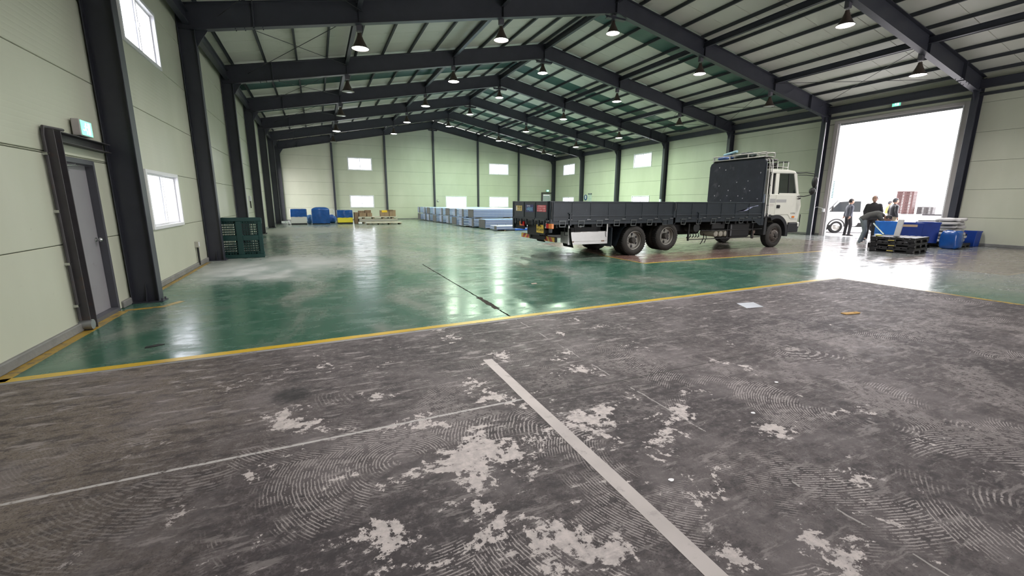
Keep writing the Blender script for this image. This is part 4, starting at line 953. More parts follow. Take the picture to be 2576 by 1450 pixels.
# ------------------------------------------------------------------ cab
CX0, CX1 = 8.70, 10.46; HY = 1.13
arch = [(9.21+.66*cos(a), .47+.66*sin(a)) for a in [radians(d) for d in range(0, 108, 9)]]
low = [(8.72, 1.12), (8.72, 1.86), (10.36, 1.86), (10.45, 1.62), (10.50, 1.45), (10.44, 1.15), (10.40, .86), (9.88, .86)]+arch[1:]
cab = part('cab_body', MB().prism([(a, -HY, b) for a, b in low], (0, 2*HY, 0)), CABW, T, bevel=.02)
roof = part('cab_roof', MB().prism([(a, -HY+.04, b) for a, b in [(8.72, 2.56), (8.72, 2.70), (9.6, 2.71), (9.98, 2.68), (10.12, 2.58)]], (0, 2*HY-.08, 0)), CABW, cab, bevel=.03, seg=2)
part('rear_wall', MB().box(8.72, 8.76, -HY+.03, HY-.03, 1.84, 2.60), CABW, cab)
for s_ in (-1, 1):
    yo = s_*(HY-.005); yi = s_*(HY-.07)
    def pillar(nm, q): part(nm, MB().prism([(a, yo-s_*.02, b) for a, b in q[:2]]+[(a, yo-s_*.05, b) for a, b in q[2:]], (0, -s_*.05, 0)), CABW, cab, bevel=.008)
    pillar('rear_pillar', [(8.72, 1.85), (8.86, 1.85), (8.86, 2.60), (8.72, 2.60)])
    pillar('door_pillar', [(9.02, 1.85), (9.20, 1.85), (9.20, 2.60), (9.02, 2.60)])
    pillar('windscreen_pillar', [(10.22, 1.85), (10.34, 1.85), (10.13, 2.60), (9.98, 2.60)])
    part('side_glass', MB().prism([(9.20, s_*(HY-.06), 1.86), (10.23, s_*(HY-.06), 1.86), (10.0, s_*(HY-.085), 2.58), (9.20, s_*(HY-.085), 2.58)], (0, -s_*.006, 0)), TGLASS, cab)
    part('quarter_glass', MB().box(8.86, 9.02, s_*(HY-.085), s_*(HY-.079), 1.86, 2.58), P('dark_glass', (.01, .01, .015), .08), cab)
    part('glass_divider', MB().bar((9.78, s_*(HY-.055), 1.86), (9.74, s_*(HY-.08), 2.58), .03, .03), TBK, cab)
    part('window_trim', MB().prism([(9.20, s_*(HY+.001), 1.80), (9.78, s_*(HY+.001), 1.80), (10.28, s_*(HY+.001), 1.84), (10.28, s_*(HY+.001), 1.90), (9.20, s_*(HY+.001), 1.90)], (0, s_*.004, 0)), CABW, cab)
    dr = part('cab_door', MB().prism([(a, s_*HY, b) for a, b in [(9.06, 1.14), (9.06, 1.84), (10.30, 1.84), (10.36, 1.5), (10.32, 1.0), (9.95, 1.0), (9.80, 1.16)]], (0, s_*.012, 0)), CABW, cab, bevel=.006)
    part('door_handle', MB().box(9.12, 9.30, s_*(HY+.01), s_*(HY+.03), 1.37, 1.49), BLK, dr, bevel=.01)
    part('handle_bar', MB().box(9.13, 9.29, s_*(HY+.03), s_*(HY+.045), 1.43, 1.455), BLK, dr, bevel=.004)
    part('grey_band', MB().box(9.08, 9.62, s_*(HY+.012), s_*(HY+.0145), 1.575, 1.68), CABG, dr)
    part('grey_band', MB().box(8.74, 9.05, s_*(HY+.001), s_*(HY+.003), 1.56, 1.70), CABG, cab)
    part('band_outline', MB().box(8.74, 8.98, s_*(HY+.001), s_*(HY+.004), 1.45, 1.46).box(8.74, 8.98, s_*(HY+.001), s_*(HY+.004), 1.50, 1.51), P('trim_pink', (.35, .28, .27), .4), cab)
    part('marker_lamp', MB().box(10.02, 10.16, s_*(HY+.01), s_*(HY+.035), 1.03, 1.10), ORNG, dr, bevel=.01)
    part('blind_mirror', MB().lathe([(0, 0), (.05, .01), (.055, .04), (0, .06)], (10.17, s_*(HY+.10), 1.74), (0, s_*.4, -1), 12).cyl((10.17, s_*(HY+.01), 1.80), (10.17, s_*(HY+.10), 1.75), .01, n=6), BLK, cab, smooth=40)
    # wheel-arch trim and step
    ar = [(9.21+.68*cos(a), .46+.68*sin(a)) for a in [radians(d) for d in range(-8, 122, 8)]]; ar2 = [(9.21+.54*cos(a), .46+.56*sin(a)) for a in [radians(d) for d in range(-8, 122, 8)]]
    fm = MB(); n = len(ar)
    fm.add([(a, s_*(HY+.03), b) for a, b in ar]+[(a, s_*(HY+.03), b) for a, b in ar2]+[(a, s_*(HY-.35), b) for a, b in ar]+[(a, s_*(HY-.35), b) for a, b in ar2],
           [(i, i+1, n+i+1, n+i) for i in range(n-1)]+[(2*n+i, 2*n+i+1, i+1, i) for i in range(n-1)]+[(n+i, n+i+1, 3*n+i+1, 3*n+i) for i in range(n-1)]+[(0, n, 3*n, 2*n), (n-1, 2*n-1, 4*n-1, 3*n-1)]+[(2*n+i, 3*n+i, 3*n+i+1, 2*n+i+1) for i in range(n-1)])
    part('wheel_arch', fm, P('fender_black', (.016, .017, .020), .5), T)
    part('fender_rear', MB().box(8.45, 8.90, s_*(HY-.35), s_*(HY+.03), 1.04, 1.16), MATS['fender_black'], T, bevel=.02)
    part('fender_skirt', MB().box(8.60, 8.72, s_*(HY-.35), s_*(HY+.02), .45, 1.06), P('fender_dark_grey', (.03, .032, .034), .6), T, bevel=.01)
    # mirrors on a tubular arm
    ma = part('mirror_arm', MB().tube([(10.12, s_*(HY-.02), 2.60), (10.40, s_*(HY+.10), 2.62), (10.66, s_*(HY+.22), 2.58), (10.72, s_*(HY+.24), 2.45), (10.72, s_*(HY+.24), 2.0), (10.66, s_*(HY+.22), 1.86), (10.45, s_*(HY+.08), 1.79), (10.24, s_*(HY), 1.80)], .016, 8), BLK, cab, smooth=40)
    part('mirror_arm_brace', MB().tube([(10.14, s_*(HY-.02), 2.54), (10.42, s_*(HY+.10), 2.54), (10.70, s_*(HY+.23), 2.50)], .012, 8), BLK, cab, smooth=40)
    part('mirror', MB().lathe([(0, -.035), (.85, -.03), (1, 0), (.9, .03), (0, .035)], (0, 0, 0), (1, 0, 0), 20), BLK, ma, smooth=50).matrix_local = Matrix.Translation((10.70, s_*(HY+.24), 2.30)) @ Matrix.Diagonal((1.2, .10, .20, 1))
    part('mirror', MB().lathe([(0, -.035), (.85, -.03), (1, 0), (.9, .03), (0, .035)], (0, 0, 0), (1, 0, 0), 20), BLK, ma, smooth=50).matrix_local = Matrix.Translation((10.66, s_*(HY+.22), 1.98)) @ Matrix.Diagonal((1.2, .11, .12, 1))
    part('head_lamp', MB().box(10.36, 10.44, s_*.72-.20, s_*.72+.20, .70, .86), CLRL, cab, bevel=.02)
lettering('4.5TON', .075, P('ink_grey', (.06, .06, .06), .5), cab, frame_mat((10.06, -HY-.0135, 1.19), (1, 0, 0), (0, 0, 1)), .24)
part('windscreen', MB().prism([(10.37, -HY+.06, 1.86), (10.37, HY-.06, 1.86), (10.13, HY-.10, 2.58), (10.13, -HY+.10, 2.58)], (.006, 0, .002)), TGLASS, cab)
part('sun_visor', MB().box(10.06, 10.32, -HY+.05, HY-.05, 2.60, 2.63), BLK, cab, bevel=.01)
bp = part('front_bumper', MB().box(9.92, 10.50, -HY-.01, HY+.01, .50, .86), MATS['fender_black'], T, bevel=.04, seg=2)
part('bumper_corner', MB().box(10.40, 10.515, -HY-.015, -HY+.25, .70, .87), CABW, bp, bevel=.02); part('bumper_corner', MB().box(10.40, 10.515, HY-.25, HY+.015, .70, .87), CABW, bp, bevel=.02)
part('front_grille', MB().box(10.44, 10.47, -.75, .75, .95, 1.40), BLK, cab, bevel=.01)
part('guide_pole', MB().tube([(10.52, -1.05, .55), (10.60, -1.08, .75), (10.60, -1.08, 1.15)], .02, 8), BLK, bp)
for yy in (-.55, .55):
    st_ = part('seat', MB().box(9.10, 9.62, yy-.26, yy+.26, 1.55, 1.72), P('seat_dark', (.03, .03, .035), .8), cab, bevel=.04)
    part('seat_back', MB().box(9.0, 9.14, yy-.25, yy+.25, 1.70, 2.25), MATS['seat_dark'], st_, bevel=.05)
part('dashboard', MB().box(9.95, 10.32, -HY+.1, HY-.1, 1.70, 1.90), MATS['seat_dark'], cab, bevel=.04)
swm = MB().tube([(.20*cos(2*pi*k/20), .20*sin(2*pi*k/20), 0) for k in range(20)], .014, 6, True).bar((-.19, 0, 0), (.19, 0, 0), .02, .01).cyl((0, 0, 0), (0, 0, -.3), .02, n=8)
part('steering_wheel', swm, BLK, cab, smooth=40).matrix_local = Matrix.Translation((9.85, .5, 2.0)) @ Matrix.Rotation(radians(-60), 4, 'Y')

# ------------------------------------------------------------------ goods at the far end
PB1 = P('panel_film_blue_white', (.25, .35, .62), .35, nz=.42, ns=5, stretch=(.9, 6, 26))
PB2 = P('panel_film_white', (.62, .66, .76), .35, nz=.30, ns=5, stretch=(1.1, 6, 30))
PEND = P('panel_core_grey', (.17, .17, .165), .8, nz=.25, ns=12)
PSK = P('dunnage_wood', (.22, .17, .11), .8, nz=.3, ns=8)
rows = [(10.50, 29.05, 2, 10), (10.58, 27.55, 2, 10), (10.62, 26.1, 2, 10), (10.70, 24.4, 2, 10), (10.80, 22.9, 2, 10), (10.80, 21.3, 2, 10), (10.75, 19.4, 2, 10), (10.80, 17.9, 2, 10), (10.98, 16.55, 2, 10), (11.08, 14.95, 1, 10), (11.22, 13.4, 1, 4)]
TH = .049; LEN = 5.4
PM = {}
for L_ in (5.4, 3.2):
    for k, mt in enumerate((PB1, PB2)):
        m_ = MB().box(0, L_, 0, 1.0, .002, TH-.002); m_.box(.0, L_, -.012, 0, .014, .030)
        PM[L_, k] = m_.mesh('panel', bevel=.004); PM[L_, k].materials.append(mt)
for i, (x0, y0, tiers, n) in enumerate(rows):
    for tr_ in range(tiers):
        zb_ = .07 if tr_ == 0 else .07+10*TH+.06
        nm = '%s bundle of wrapped blue white wall panels, %s stack from the back wall' % ('upper' if tr_ else 'lower', ORD[i]) if tiers == 2 else ('single bundle of blue white wall panels in front of the tall stacks' if n > 5 else 'shortest pile of blue white wall panels nearest the truck tail')
        b = thing('panel_bundle', nm, 'panel bundle', (x0+random.uniform(-.05, .05), y0, 0 if tr_ == 0 else zb_-.06), group='panel bundles at the far end')
        base = .07 if tr_ == 0 else .06
        for xx in (.5, 2.4, 4.6): part('bearer', MB().box(xx-.05, xx+.05, .02, .98, 0, base), PSK, b, bevel=.004)
        for k in range(n):
            link('panel', PM[5.4, (k*7+i*3+tr_) % 2], None, b, loc=(random.uniform(-.015, .015), random.uniform(-.012, .012), base+k*TH))
        part('end_cover', MB().box(-.035, -.02, -.005, .30 if (i+tr_) % 3 else .98, base, base+n*TH), PEND, b)
        if i in (8,) and tr_ == 1: part('corner_board', MB().box(3.0, 3.12, -.03, -.014, base-.05, base+n*TH+.02), P('kraft_board', (.50, .34, .16), .7), b); part('paper_tag', MB().box(2.98, 3.14, -.036, -.03, base+n*TH-.2, base+n*TH-.02), WHITE, b)
        if i == 10: 
            for xx in (.05, .55): part('strap_end', MB().tube([(xx, 0, base+n*TH), (xx-.01, .0, base+n*TH+.12)], .006, 5), BLK, b)
tag(part('blue_pipe', MB().cyl((12.05, 12.9, .09), (14.4, 12.7, .09), .055, n=14), P('pipe_blue', (.02, .12, .55), .35), None, smooth=40), 'bright blue pipe on the floor behind the truck tail', 'pipe')

TARP = P('blue_tarp_gloss', (.012, .075, .27), .22, 0, .6, nz=.45, ns=5, bump=.5, bs=4)
def covered(name, label, x0, x1, y0, dep, z0, zm, z1, base_mat, puff):
    t = thing(name, label, 'covered machine', ((x0+x1)/2, y0+dep/2, 0), group='tarp covered machines')
    w = x1-x0
    if base_mat: part('cabinet', MB().box(-w/2, w/2, -dep/2, dep/2, z0, zm+.05), base_mat, t, bevel=.02)
    rn = random.Random(len(label)); zz0 = zm if base_mat else z0
    def fn(u, v):
        a = 2*pi*u; k = 1.0/max(abs(cos(a)), abs(sin(a))); e = 1.03+.012*sin(9*a)+.01*sin(5*a+3)
        if v < .7: h = zz0+(z1-zz0)*(v/.7); s_ = 1.0+.015*sin(7*a+4*v)
        else: q = (v-.7)/.3; h = z1+puff*sin(q*pi/2)+.012*sin(6*a)*(1-q); s_ = (1-q)**.55 if q < 1 else 0
        return (cos(a)*k*w/2*e*s_, sin(a)*k*dep/2*e*s_, h+.01*sin(11*a)*(v < .7))
    part('tarp_cover', MB().grid(48, 14, fn), TARP, t, smooth=50)
    part('skid', MB().box(-w/2, w/2, -dep/2, -dep/2+.08, 0.0, z0).box(-w/2, w/2, dep/2-.08, dep/2, 0, z0), BLK, t)
    for sx_ in (-1, 1):
        for sy_ in (-1, 1): part('castor', MB().cyl((sx_*(w/2-.06), sy_*(dep/2-.1)-.02, .035), (sx_*(w/2-.06), sy_*(dep/2-.1)+.02, .035), .035, n=10), CHROME, t)
    return t
covered('covered_machine', 'white cabinet half covered by a blue tarp, nearest the far left corner', .70, 1.66, 24.2, .8, .08, .52, 1.03, P('cabinet_white', (.58, .58, .54), .4), .03)
covered('covered_machine', 'tall bulging shape fully wrapped in blue tarp by the back left', 2.0, 3.10, 24.2, .95, .07, .1, 1.02, None, .15)
covered('covered_machine', 'yellow cabinet half covered by a blue tarp beside cardboard boxes', 3.60, 4.60, 24.2, .8, .09, .44, .94, P('cabinet_yellow', (.72, .60, .04), .4), .03)
lump('plastic_bag', (.58, 24.35, .13), (.10, .12, .13), P('bag_white', (.65, .65, .65), .5), 'small white plastic bag left of the white covered cabinet', 'bag', 21)
lump('plastic_bundle', (1.80, 25.65, .28), (.18, .22, .28), P('bundle_sky', (.12, .30, .62), .35, nz=.4, ns=8), 'pale blue plastic bundle behind the two left covered machines', 'plastic bundle', 22)
lump('plastic_bundle', (3.22, 26.0, .27), (.34, .35, .27), P('bundle_blue', (.03, .10, .34), .35, nz=.4, ns=8), 'dark blue plastic bundle in front of the first gable post', 'plastic bundle', 23)
rkk = thing('trolley_frame', 'white tubular trolley frame behind the tall blue wrapped machine', 'trolley', (3.30, 27.1, 0))
part('push_frame', MB().tube([(-.28, 0, .12), (-.28, 0, .90), (-.22, 0, .96), (.14, 0, .96), (.20, 0, .90), (.20, 0, .12)], .022, 8), WHITE, rkk, smooth=40)
for z_ in (.35, .62): part('cross_tube', MB().cyl((-.28, 0, z_), (.20, 0, z_), .016, n=8), WHITE, rkk)
part('platform', MB().box(-.32, .24, -.5, .1, .10, .14), P('platform_blue', (.15, .25, .45), .5), rkk, bevel=.006)
for xx in (-.25, .17):
    for yy in (-.4, .02): part('wheel', MB().cyl((xx-.015, yy, .05), (xx+.015, yy, .05), .05, n=12), BLK, rkk)
CARD = P('cardboard', (.27, .185, .115), .75, nz=.15, ns=4); CARD2 = P('cardboard_dark', (.20, .13, .08), .75, nz=.15, ns=4); TAPE = P('tape_brown', (.22, .15, .09), .35)
def carton(x0, x1, y0, y1, z0, z1, label, m=CARD):
    t = thing('cardboard_box', label, 'box', ((x0+x1)/2, (y0+y1)/2, z0), group='cardboard boxes by the back wall'); w, d, h = x1-x0, y1-y0, z1-z0
    part('carton', MB().box(-w/2, w/2, -d/2, d/2, 0, h-.004), m, t, bevel=.006)
    for s_ in (-1, 1): part('flap', MB().box(-w/2, w/2, s_*.003, s_*d/2, h-.004, h), m, t)
    part('tape', MB().box(-.03, .03, -d/2-.0015, -d/2, 0, h).box(-w/2, w/2, -.03, .03, h, h+.001), TAPE, t)
BOARD = P('pale_board', (.42, .38, .31), .6, nz=.15, ns=3, stretch=(1, 4, 20)); BOARD2 = P('grey_board', (.34, .33, .31), .6, nz=.15, ns=3)
bs = thing('board_stack', 'stack of pale boards on bearers carrying cardboard boxes', 'board stack', (6.34, 24.0, 0))
for k in range(3): part('board', MB().box(-1.33, 1.33, -.05, 1.0, .12+k*.075, .19+k*.075), BOARD2 if k % 2 else BOARD, bs, bevel=.006)
for xx in (-1.0, -.35, .35, 1.0): part('bearer', MB().box(xx-.06, xx+.06, -.04, .98, .345, .44), PSK, bs, bevel=.004); part('bearer', MB().box(xx-.06, xx+.06, -.04, .98, 0, .12), PSK, bs, bevel=.004)
part('top_board', MB().box(-1.36, 1.36, -.07, 1.02, .44, .50), BOARD, bs, bevel=.006)
lo_ = thing('low_board_pallet', 'low pallet with a pale sheet lying in front of the board stack', 'pallet', (6.55, 22.9, 0))
part('top_board', MB().box(-1.2, 1.2, -.42, .42, .085, .135), BOARD, lo_, bevel=.01)
for xx in (-1.05, -.35, .35, 1.05): part('bearer', MB().box(xx-.05, xx+.05, -.4, .4, 0, .085), PSK, lo_, bevel=.004)
carton(4.72, 4.96, 24.1, 24.8, 0, .80, 'tall cardboard box standing on floor at left end of the board stack', CARD2)
carton(5.05, 5.52, 24.15, 24.55, .502, .76, 'cardboard box at the left front on the board stack'); carton(5.58, 5.92, 24.15, 24.5, .502, .75, 'small cardboard box in the gap side of the left carton group')
carton(5.03, 5.45, 24.6, 24.95, .502, .90, 'taller cardboard box at the back of the left carton group', CARD2); carton(5.48, 5.90, 24.55, 24.9, .502, .945, 'tallest dark cardboard box in the left carton group', CARD2)
carton(6.50, 7.10, 24.15, 24.6, .502, .93, 'cardboard box with yellow label at right on the board stack'); carton(7.13, 7.58, 24.15, 24.6, .502, .95, 'rightmost cardboard box on the board stack')
tag(part('yellow_envelope', MB().box(6.60, 6.98, 24.140, 24.146, .79, .93).box(6.60, 6.98, 24.14, 24.35, .932, .938), P('envelope_yellow', (.75, .48, .03), .5), None), 'yellow sheet folded over a cardboard box on the board stack', 'sheet')
tag(part('wood_board', MB().box(6.95, 7.40, 24.1, 24.3, .953, .972), PSK, None, bevel=.003), 'short wooden board lying across the right cardboard boxes', 'board')

# ------------------------------------------------------------------ green plastic pallets standing by the left columns
GP = P('pallet_green', (.009, .048, .044), .45, nz=.3, ns=5); GPD = P('pallet_green_dark', (.008, .022, .022), .5, nz=.3, ns=5)
def plastic_pallet(name, label, M4, mat, size=(1.1, 1.1, .145), group=None):
    """local x,y deck plane, z up from the bottom"""
    t = thing(name, label, 'pallet', group=group); t.matrix_world = M4; a, b, h = size[0]/2, size[1]/2, size[2]
    for u0, u1, v0, v1 in ((-a, a, -b, -b+.10), (-a, a, b-.10, b), (-a, -a+.10, -b+.10, b-.10), (a-.10, a, -b+.10, b-.10), (-.07, .07, -b+.10, b-.10), (-a+.10, -.07, -.07, .07), (.07, a-.10, -.07, .07)):
        part('deck_board', MB().box(u0, u1, v0, v1, h-.022, h), mat, t, bevel=.008)
    for su in (-1, 1):
        for sv in (-1, 1):
            g = MB(); u0, u1 = sorted((su*.07, su*(a-.10))); v0, v1 = sorted((sv*.07, sv*(b-.10)))
            for k in range(1, 6):
                uu = u0+(u1-u0)*k/6; g.box(uu-.009, uu+.009, v0, v1, h-.02, h-.004)
                vv = v0+(v1-v0)*k/6; g.box(u0, u1, vv-.009, vv+.009, h-.02, h-.004)
            part('deck_grid', g, mat, t)
    for u in (-a+.09, 0, a-.09):
        for v in (-b+.09, 0, b-.09):
            bl = part('block', MB().box(u-.085, u+.085, v-.085, v+.085, 0.02, h-.022), mat, t, bevel=.015)
            part('block_socket', MB().box(u-.05, u+.05, v-.05, v+.05, .012, .021), BLK, bl)
    for v in (-b+.09, 0, b-.09): part('runner', MB().box(-a, a, v-.07, v+.07, 0, .02), mat, t, bevel=.006)
    return t
plastic_pallet('green_pallet', 'dark green plastic pallet standing on edge behind the second left column', Matrix.Translation((.36, 5.58, .553)) @ Matrix.Rotation(radians(90), 4, 'X'), GP, group='standing green pallets')
plastic_pallet('green_pallet', 'darker green plastic pallet standing behind the front green pallet', Matrix.Translation((.30, 5.76, .553)) @ Matrix.Rotation(radians(90), 4, 'X'), GPD, group='standing green pallets')

# ------------------------------------------------------------------ goods beside the open doorway
BP = P('pallet_black', (.010, .009, .010), .42, nz=.3, ns=5)
def black_pallet(label, loc, rz, size=(1.34, 1.12, .165), deck=True):
    t = thing('black_pallet', label, 'pallet', loc, rz, group='black plastic pallets'); a, b, h = size[0]/2, size[1]/2, size[2]
    for k in range(7):
        v = -b+(2*b-.12)*k/6; part('deck_board', MB().box(-a, a, v, v+.12, h-.03, h), BP, t, bevel=.006)
    for u in (-a+.08, 0, a-.08):
        part('runner', MB().box(u-.07, u+.07, -b, b, 0, .028), BP, t, bevel=.006); part('crossbar', MB().box(u-.07, u+.07, -b, b, h-.055, h-.03), BP, t, bevel=.004)
        for v in (-b+.09, 0, b-.09): part('block', MB().box(u-.08, u+.08, v-.09, v+.09, .028, h-.055), BP, t, bevel=.012)
    for s_ in (-1, 1): part('side_lip', MB().box(-a, a, s_*b-s_*.012, s_*b, h-.075, h-.03), BP, t, bevel=.004)
    for s_ in (-1, 1):
        part('end_lip', MB().box(s_*a-s_*.012, s_*a, -b, b, h-.075, h-.03), BP, t, bevel=.004)
        part('label_plate', MB().box(s_*a, s_*a+s_*.004, -.06, .10, .05, .075), P('pallet_label_yellow', (.55, .45, .12), .5), t)
    return t
PC = (19.72, -.67); PR = radians(9)
for k in range(3): black_pallet('%s black plastic pallet in the stack of three by the open doorway' % ['bottom', 'middle', 'top'][k], (PC[0], PC[1], k*.166), PR+radians([0, 1.2, -.6][k]))
rl = thing('white_roll', 'white upright packet standing on the black pallet stack', 'packet', (19.62, -.62, .498), radians(20))
part('body', MB().prism([(-.09, -.075, 0), (.09, -.075, 0), (.09, .075, 0), (-.09, .075, 0)], (.02, -.05, .55)), P('packet_white', (.62, .62, .62), .5, nz=.1, ns=10, bump=.3, bs=14), rl, bevel=.015)
for k in range(5): part('corner_fin', MB().box(.085+.003*k, .13, -.01-.008*k, .01-.008*k, .04+k*.10, .07+k*.10), MATS['packet_white'], rl)
tag(part('yellow_block', MB().box(19.15, 19.32, -.38, -.26, .498, .538), P('sponge_yellow', (.55, .52, .12), .7), None, bevel=.008), 'small yellow block on the corner of the black pallet stack', 'block')
tag(part('white_block', MB().box(19.44, 19.62, -.20, -.08, .498, .545), P('white_foam', (.75, .75, .75), .6), None, bevel=.01), 'small white block at the back of the black pallet stack', 'block')
BB = P('blue_bin_bright', (.006, .15, .58), .45, 0, .3, nz=.25, ns=4); BD_ = P('blue_bin_deep', (.006, .035, .24), .5, 0, .25, nz=.35, ns=4); BW = P('blue_wrap', (.010, .075, .30), .2, 0, .6, nz=.45, ns=4, bump=.5, bs=6)
black_pallet('low black pallet under the blue bins behind the pallet stack', (21.65, .15, 0), radians(6), (2.2, 1.1, .165))
def bin_(name, label, x_, y_, z_, w, d, h, mat, rz, lid=None):
    t = thing(name, label, 'bin', (x_, y_, z_), rz, group='blue bins by the doorway')
    wl = MB(); q = .02; k = .93
    o = [(-w/2*k, -d/2*k, 0), (w/2*k, -d/2*k, 0), (w/2*k, d/2*k, 0), (-w/2*k, d/2*k, 0)]; u = [(-w/2, -d/2, h), (w/2, -d/2, h), (w/2, d/2, h), (-w/2, d/2, h)]
    ii = [(-w/2+q, -d/2+q, h), (w/2-q, -d/2+q, h), (w/2-q, d/2-q, h), (-w/2+q, d/2-q, h)]; bb = [(-w/2*k+q, -d/2*k+q, .02), (w/2*k-q, -d/2*k+q, .02), (w/2*k-q, d/2*k-q, .02), (-w/2*k+q, d/2*k-q, .02)]
    wl.add(o+u+ii+bb, [(0, 3, 2, 1)]+[(i, (i+1) % 4, 4+(i+1) % 4, 4+i) for i in range(4)]+[(4+i, 4+(i+1) % 4, 8+(i+1) % 4, 8+i) for i in range(4)]+[(8+i, 8+(i+1) % 4, 12+(i+1) % 4, 12+i) for i in range(4)]+[(12, 13, 14, 15)])
    part('bin_body', wl, mat, t, bevel=.01)
    part('rim', MB().box(-w/2-.012, w/2+.012, -d/2-.012, -d/2, h-.05, h).box(-w/2-.012, w/2+.012, d/2, d/2+.012, h-.05, h).box(-w/2-.012, -w/2, -d/2, d/2, h-.05, h).box(w/2, w/2+.012, -d/2, d/2, h-.05, h), mat, t)
    if lid: part('contents', MB().box(-w/2+.03, w/2-.03, -d/2+.03, d/2-.03, h*.7, h-.02), lid, t)
    return t
b1 = bin_('blue_bin', 'bright blue plastic bin left of the white upright packet', 21.0, .34, .166, .52, .52, .76, BB, radians(40), WHITE)
b2 = bin_('blue_bin', 'deep blue plastic bin with a tan label behind the pallet stack', 21.72, .02, .166, .62, .66, .72, BD_, radians(40), WHITE)
part('tan_label', MB().box(-.318, -.314, -.16, .24, .58, .66), P('label_tan', (.50, .36, .22), .5), b2)
b3 = bin_('blue_bin', 'blue plastic bin at the right with a dark board on top', 22.45, -.24, .166, .58, .5, .74, BD_, radians(40), WHITE)
tag(part('dark_board', MB().bar((22.25, -.05, .945), (22.62, -.42, .945), .18, .04), P('board_dark', (.08, .08, .09), .6), None, bevel=.008), 'dark flat board lying across the right blue bin', 'board')
lump('blue_wrapped_load', (22.50, -.93, .31), (.27, .24, .31), BW, 'blue plastic wrapped load on the floor right of the black pallet stack', 'wrapped load', 31, .06, ex=.4)
black_pallet('black pallet under the stack of white sacks', (23.62, -.42, 0), radians(8), (1.15, 1.0, .14))
SK = [P('sack_white', (.62, .60, .60), .6, nz=.2, ns=6, bump=.5, bs=9), P('sack_grey', (.48, .47, .46), .6, nz=.25, ns=6, bump=.5, bs=9)]
for k in range(7):
    def fn(u, v, k=k):
        a = 2*pi*u; b_ = pi*(v-.5); e = lambda q, p_: math.copysign(abs(q)**p_, q); rn_ = 1+.05*sin(5*a+k*2)+.04*sin(3*a+k)
        return ((.50-.012*k)*rn_*e(cos(b_), .25)*e(cos(a), .45), (.42-.01*k)*rn_*e(cos(b_), .25)*e(sin(a), .45), .06+.055*e(sin(b_), .55)+.018*sin(4*a+k)*cos(b_)+.012*sin(9*a+2*k)*cos(b_))
    o = part('sack', MB().grid(32, 8, fn), SK[k % 2], None, smooth=60); o.location = (23.62+.05*sin(k*2.1)-.025*k, -.42+.04*cos(k*1.7), .158+k*.128); o.rotation_euler = (0, 0, radians(8+9*sin(k*3)))
    tag(o, 'white sack in the stack by the doorway, %s from the bottom' % ORD[k] if k else 'lowest white sack in the stack by the doorway', 'sack', 'white sacks by the doorway')
bx5 = bin_('blue_box', 'blue corrugated plastic box against the right wall beside the doorway column', 24.62, -.55, 0, .50, .68, .56, P('corrugated_blue', (.008, .045, .28), .5, 0, .3, nz=.2, ns=3), radians(2))
part('hand_hole', MB().box(-.257, -.242, -.10, .08, .40, .45), BLK, bx5)
part('orange_tag', MB().box(-.258, -.248, -.06, .0, .50, .53), ORNG, bx5)
# bits lying on the floor
pap = tag(part('paper_sheet', MB().add([(8.223, -3.763, .003), (8.541, -3.811, .003), (8.40, -4.088, .004), (8.085, -4.043, .003)], [(0, 1, 2, 3)]), P('paper_pale_blue', (.80, .83, .88), .5), None, solid=.001), 'pale blue paper sheet lying on the stained floor', 'paper')
tag(part('wood_scrap', MB().box(-.13, .13, -.04, .04, 0, .012).box(.08, .14, -.04, .02, .012, .018), P('scrap_orange', (.42, .25, .07), .7, nz=.3, ns=8), None, bevel=.005, loc=(9.18, -4.85, 0), rz=radians(-10)), 'orange scrap of wood on the floor near the bright door light', 'scrap')
tag(part('floor_scrap', MB().prism([(-.08, -.03, 0), (.02, -.035, 0), (.09, .0, 0), (.04, .04, 0), (-.07, .02, 0)], (0, 0, .006)), BLK, None, loc=(.62, -2.65, .001), rz=.3), 'small black scrap on the green floor near the left door', 'scrap')
tag(part('floor_scrap', MB().prism([(-.06, -.03, 0), (.05, -.03, 0), (.06, .03, 0), (-.05, .03, 0)], (0, 0, .008)), P('scrap_tan', (.45, .36, .30), .7), None, loc=(6.05, -1.05, .001)), 'small tan scrap on the green floor by the lamp reflections', 'scrap')
for k, (px_, py_) in enumerate([(5.2, -6.3), (4.05, -6.65), (2.95, -7.18), (5.9, -6.0)]):
    tag(part('paint_chip', MB().prism([(.018*cos(a)*(1+.2*sin(3*a+k)), .014*sin(a), 0) for a in [2*pi*j/9 for j in range(9)]], (0, 0, .002)), WHITE, None, loc=(px_, py_, .001)), ['white chip on the stained floor right of the pale strip', 'white chip on the stained floor just right of the pale strip', 'white chip on the stained floor at the bottom of the view', 'white chip farthest right among the floor chips'][k], 'chip', 'white chips on the floor')

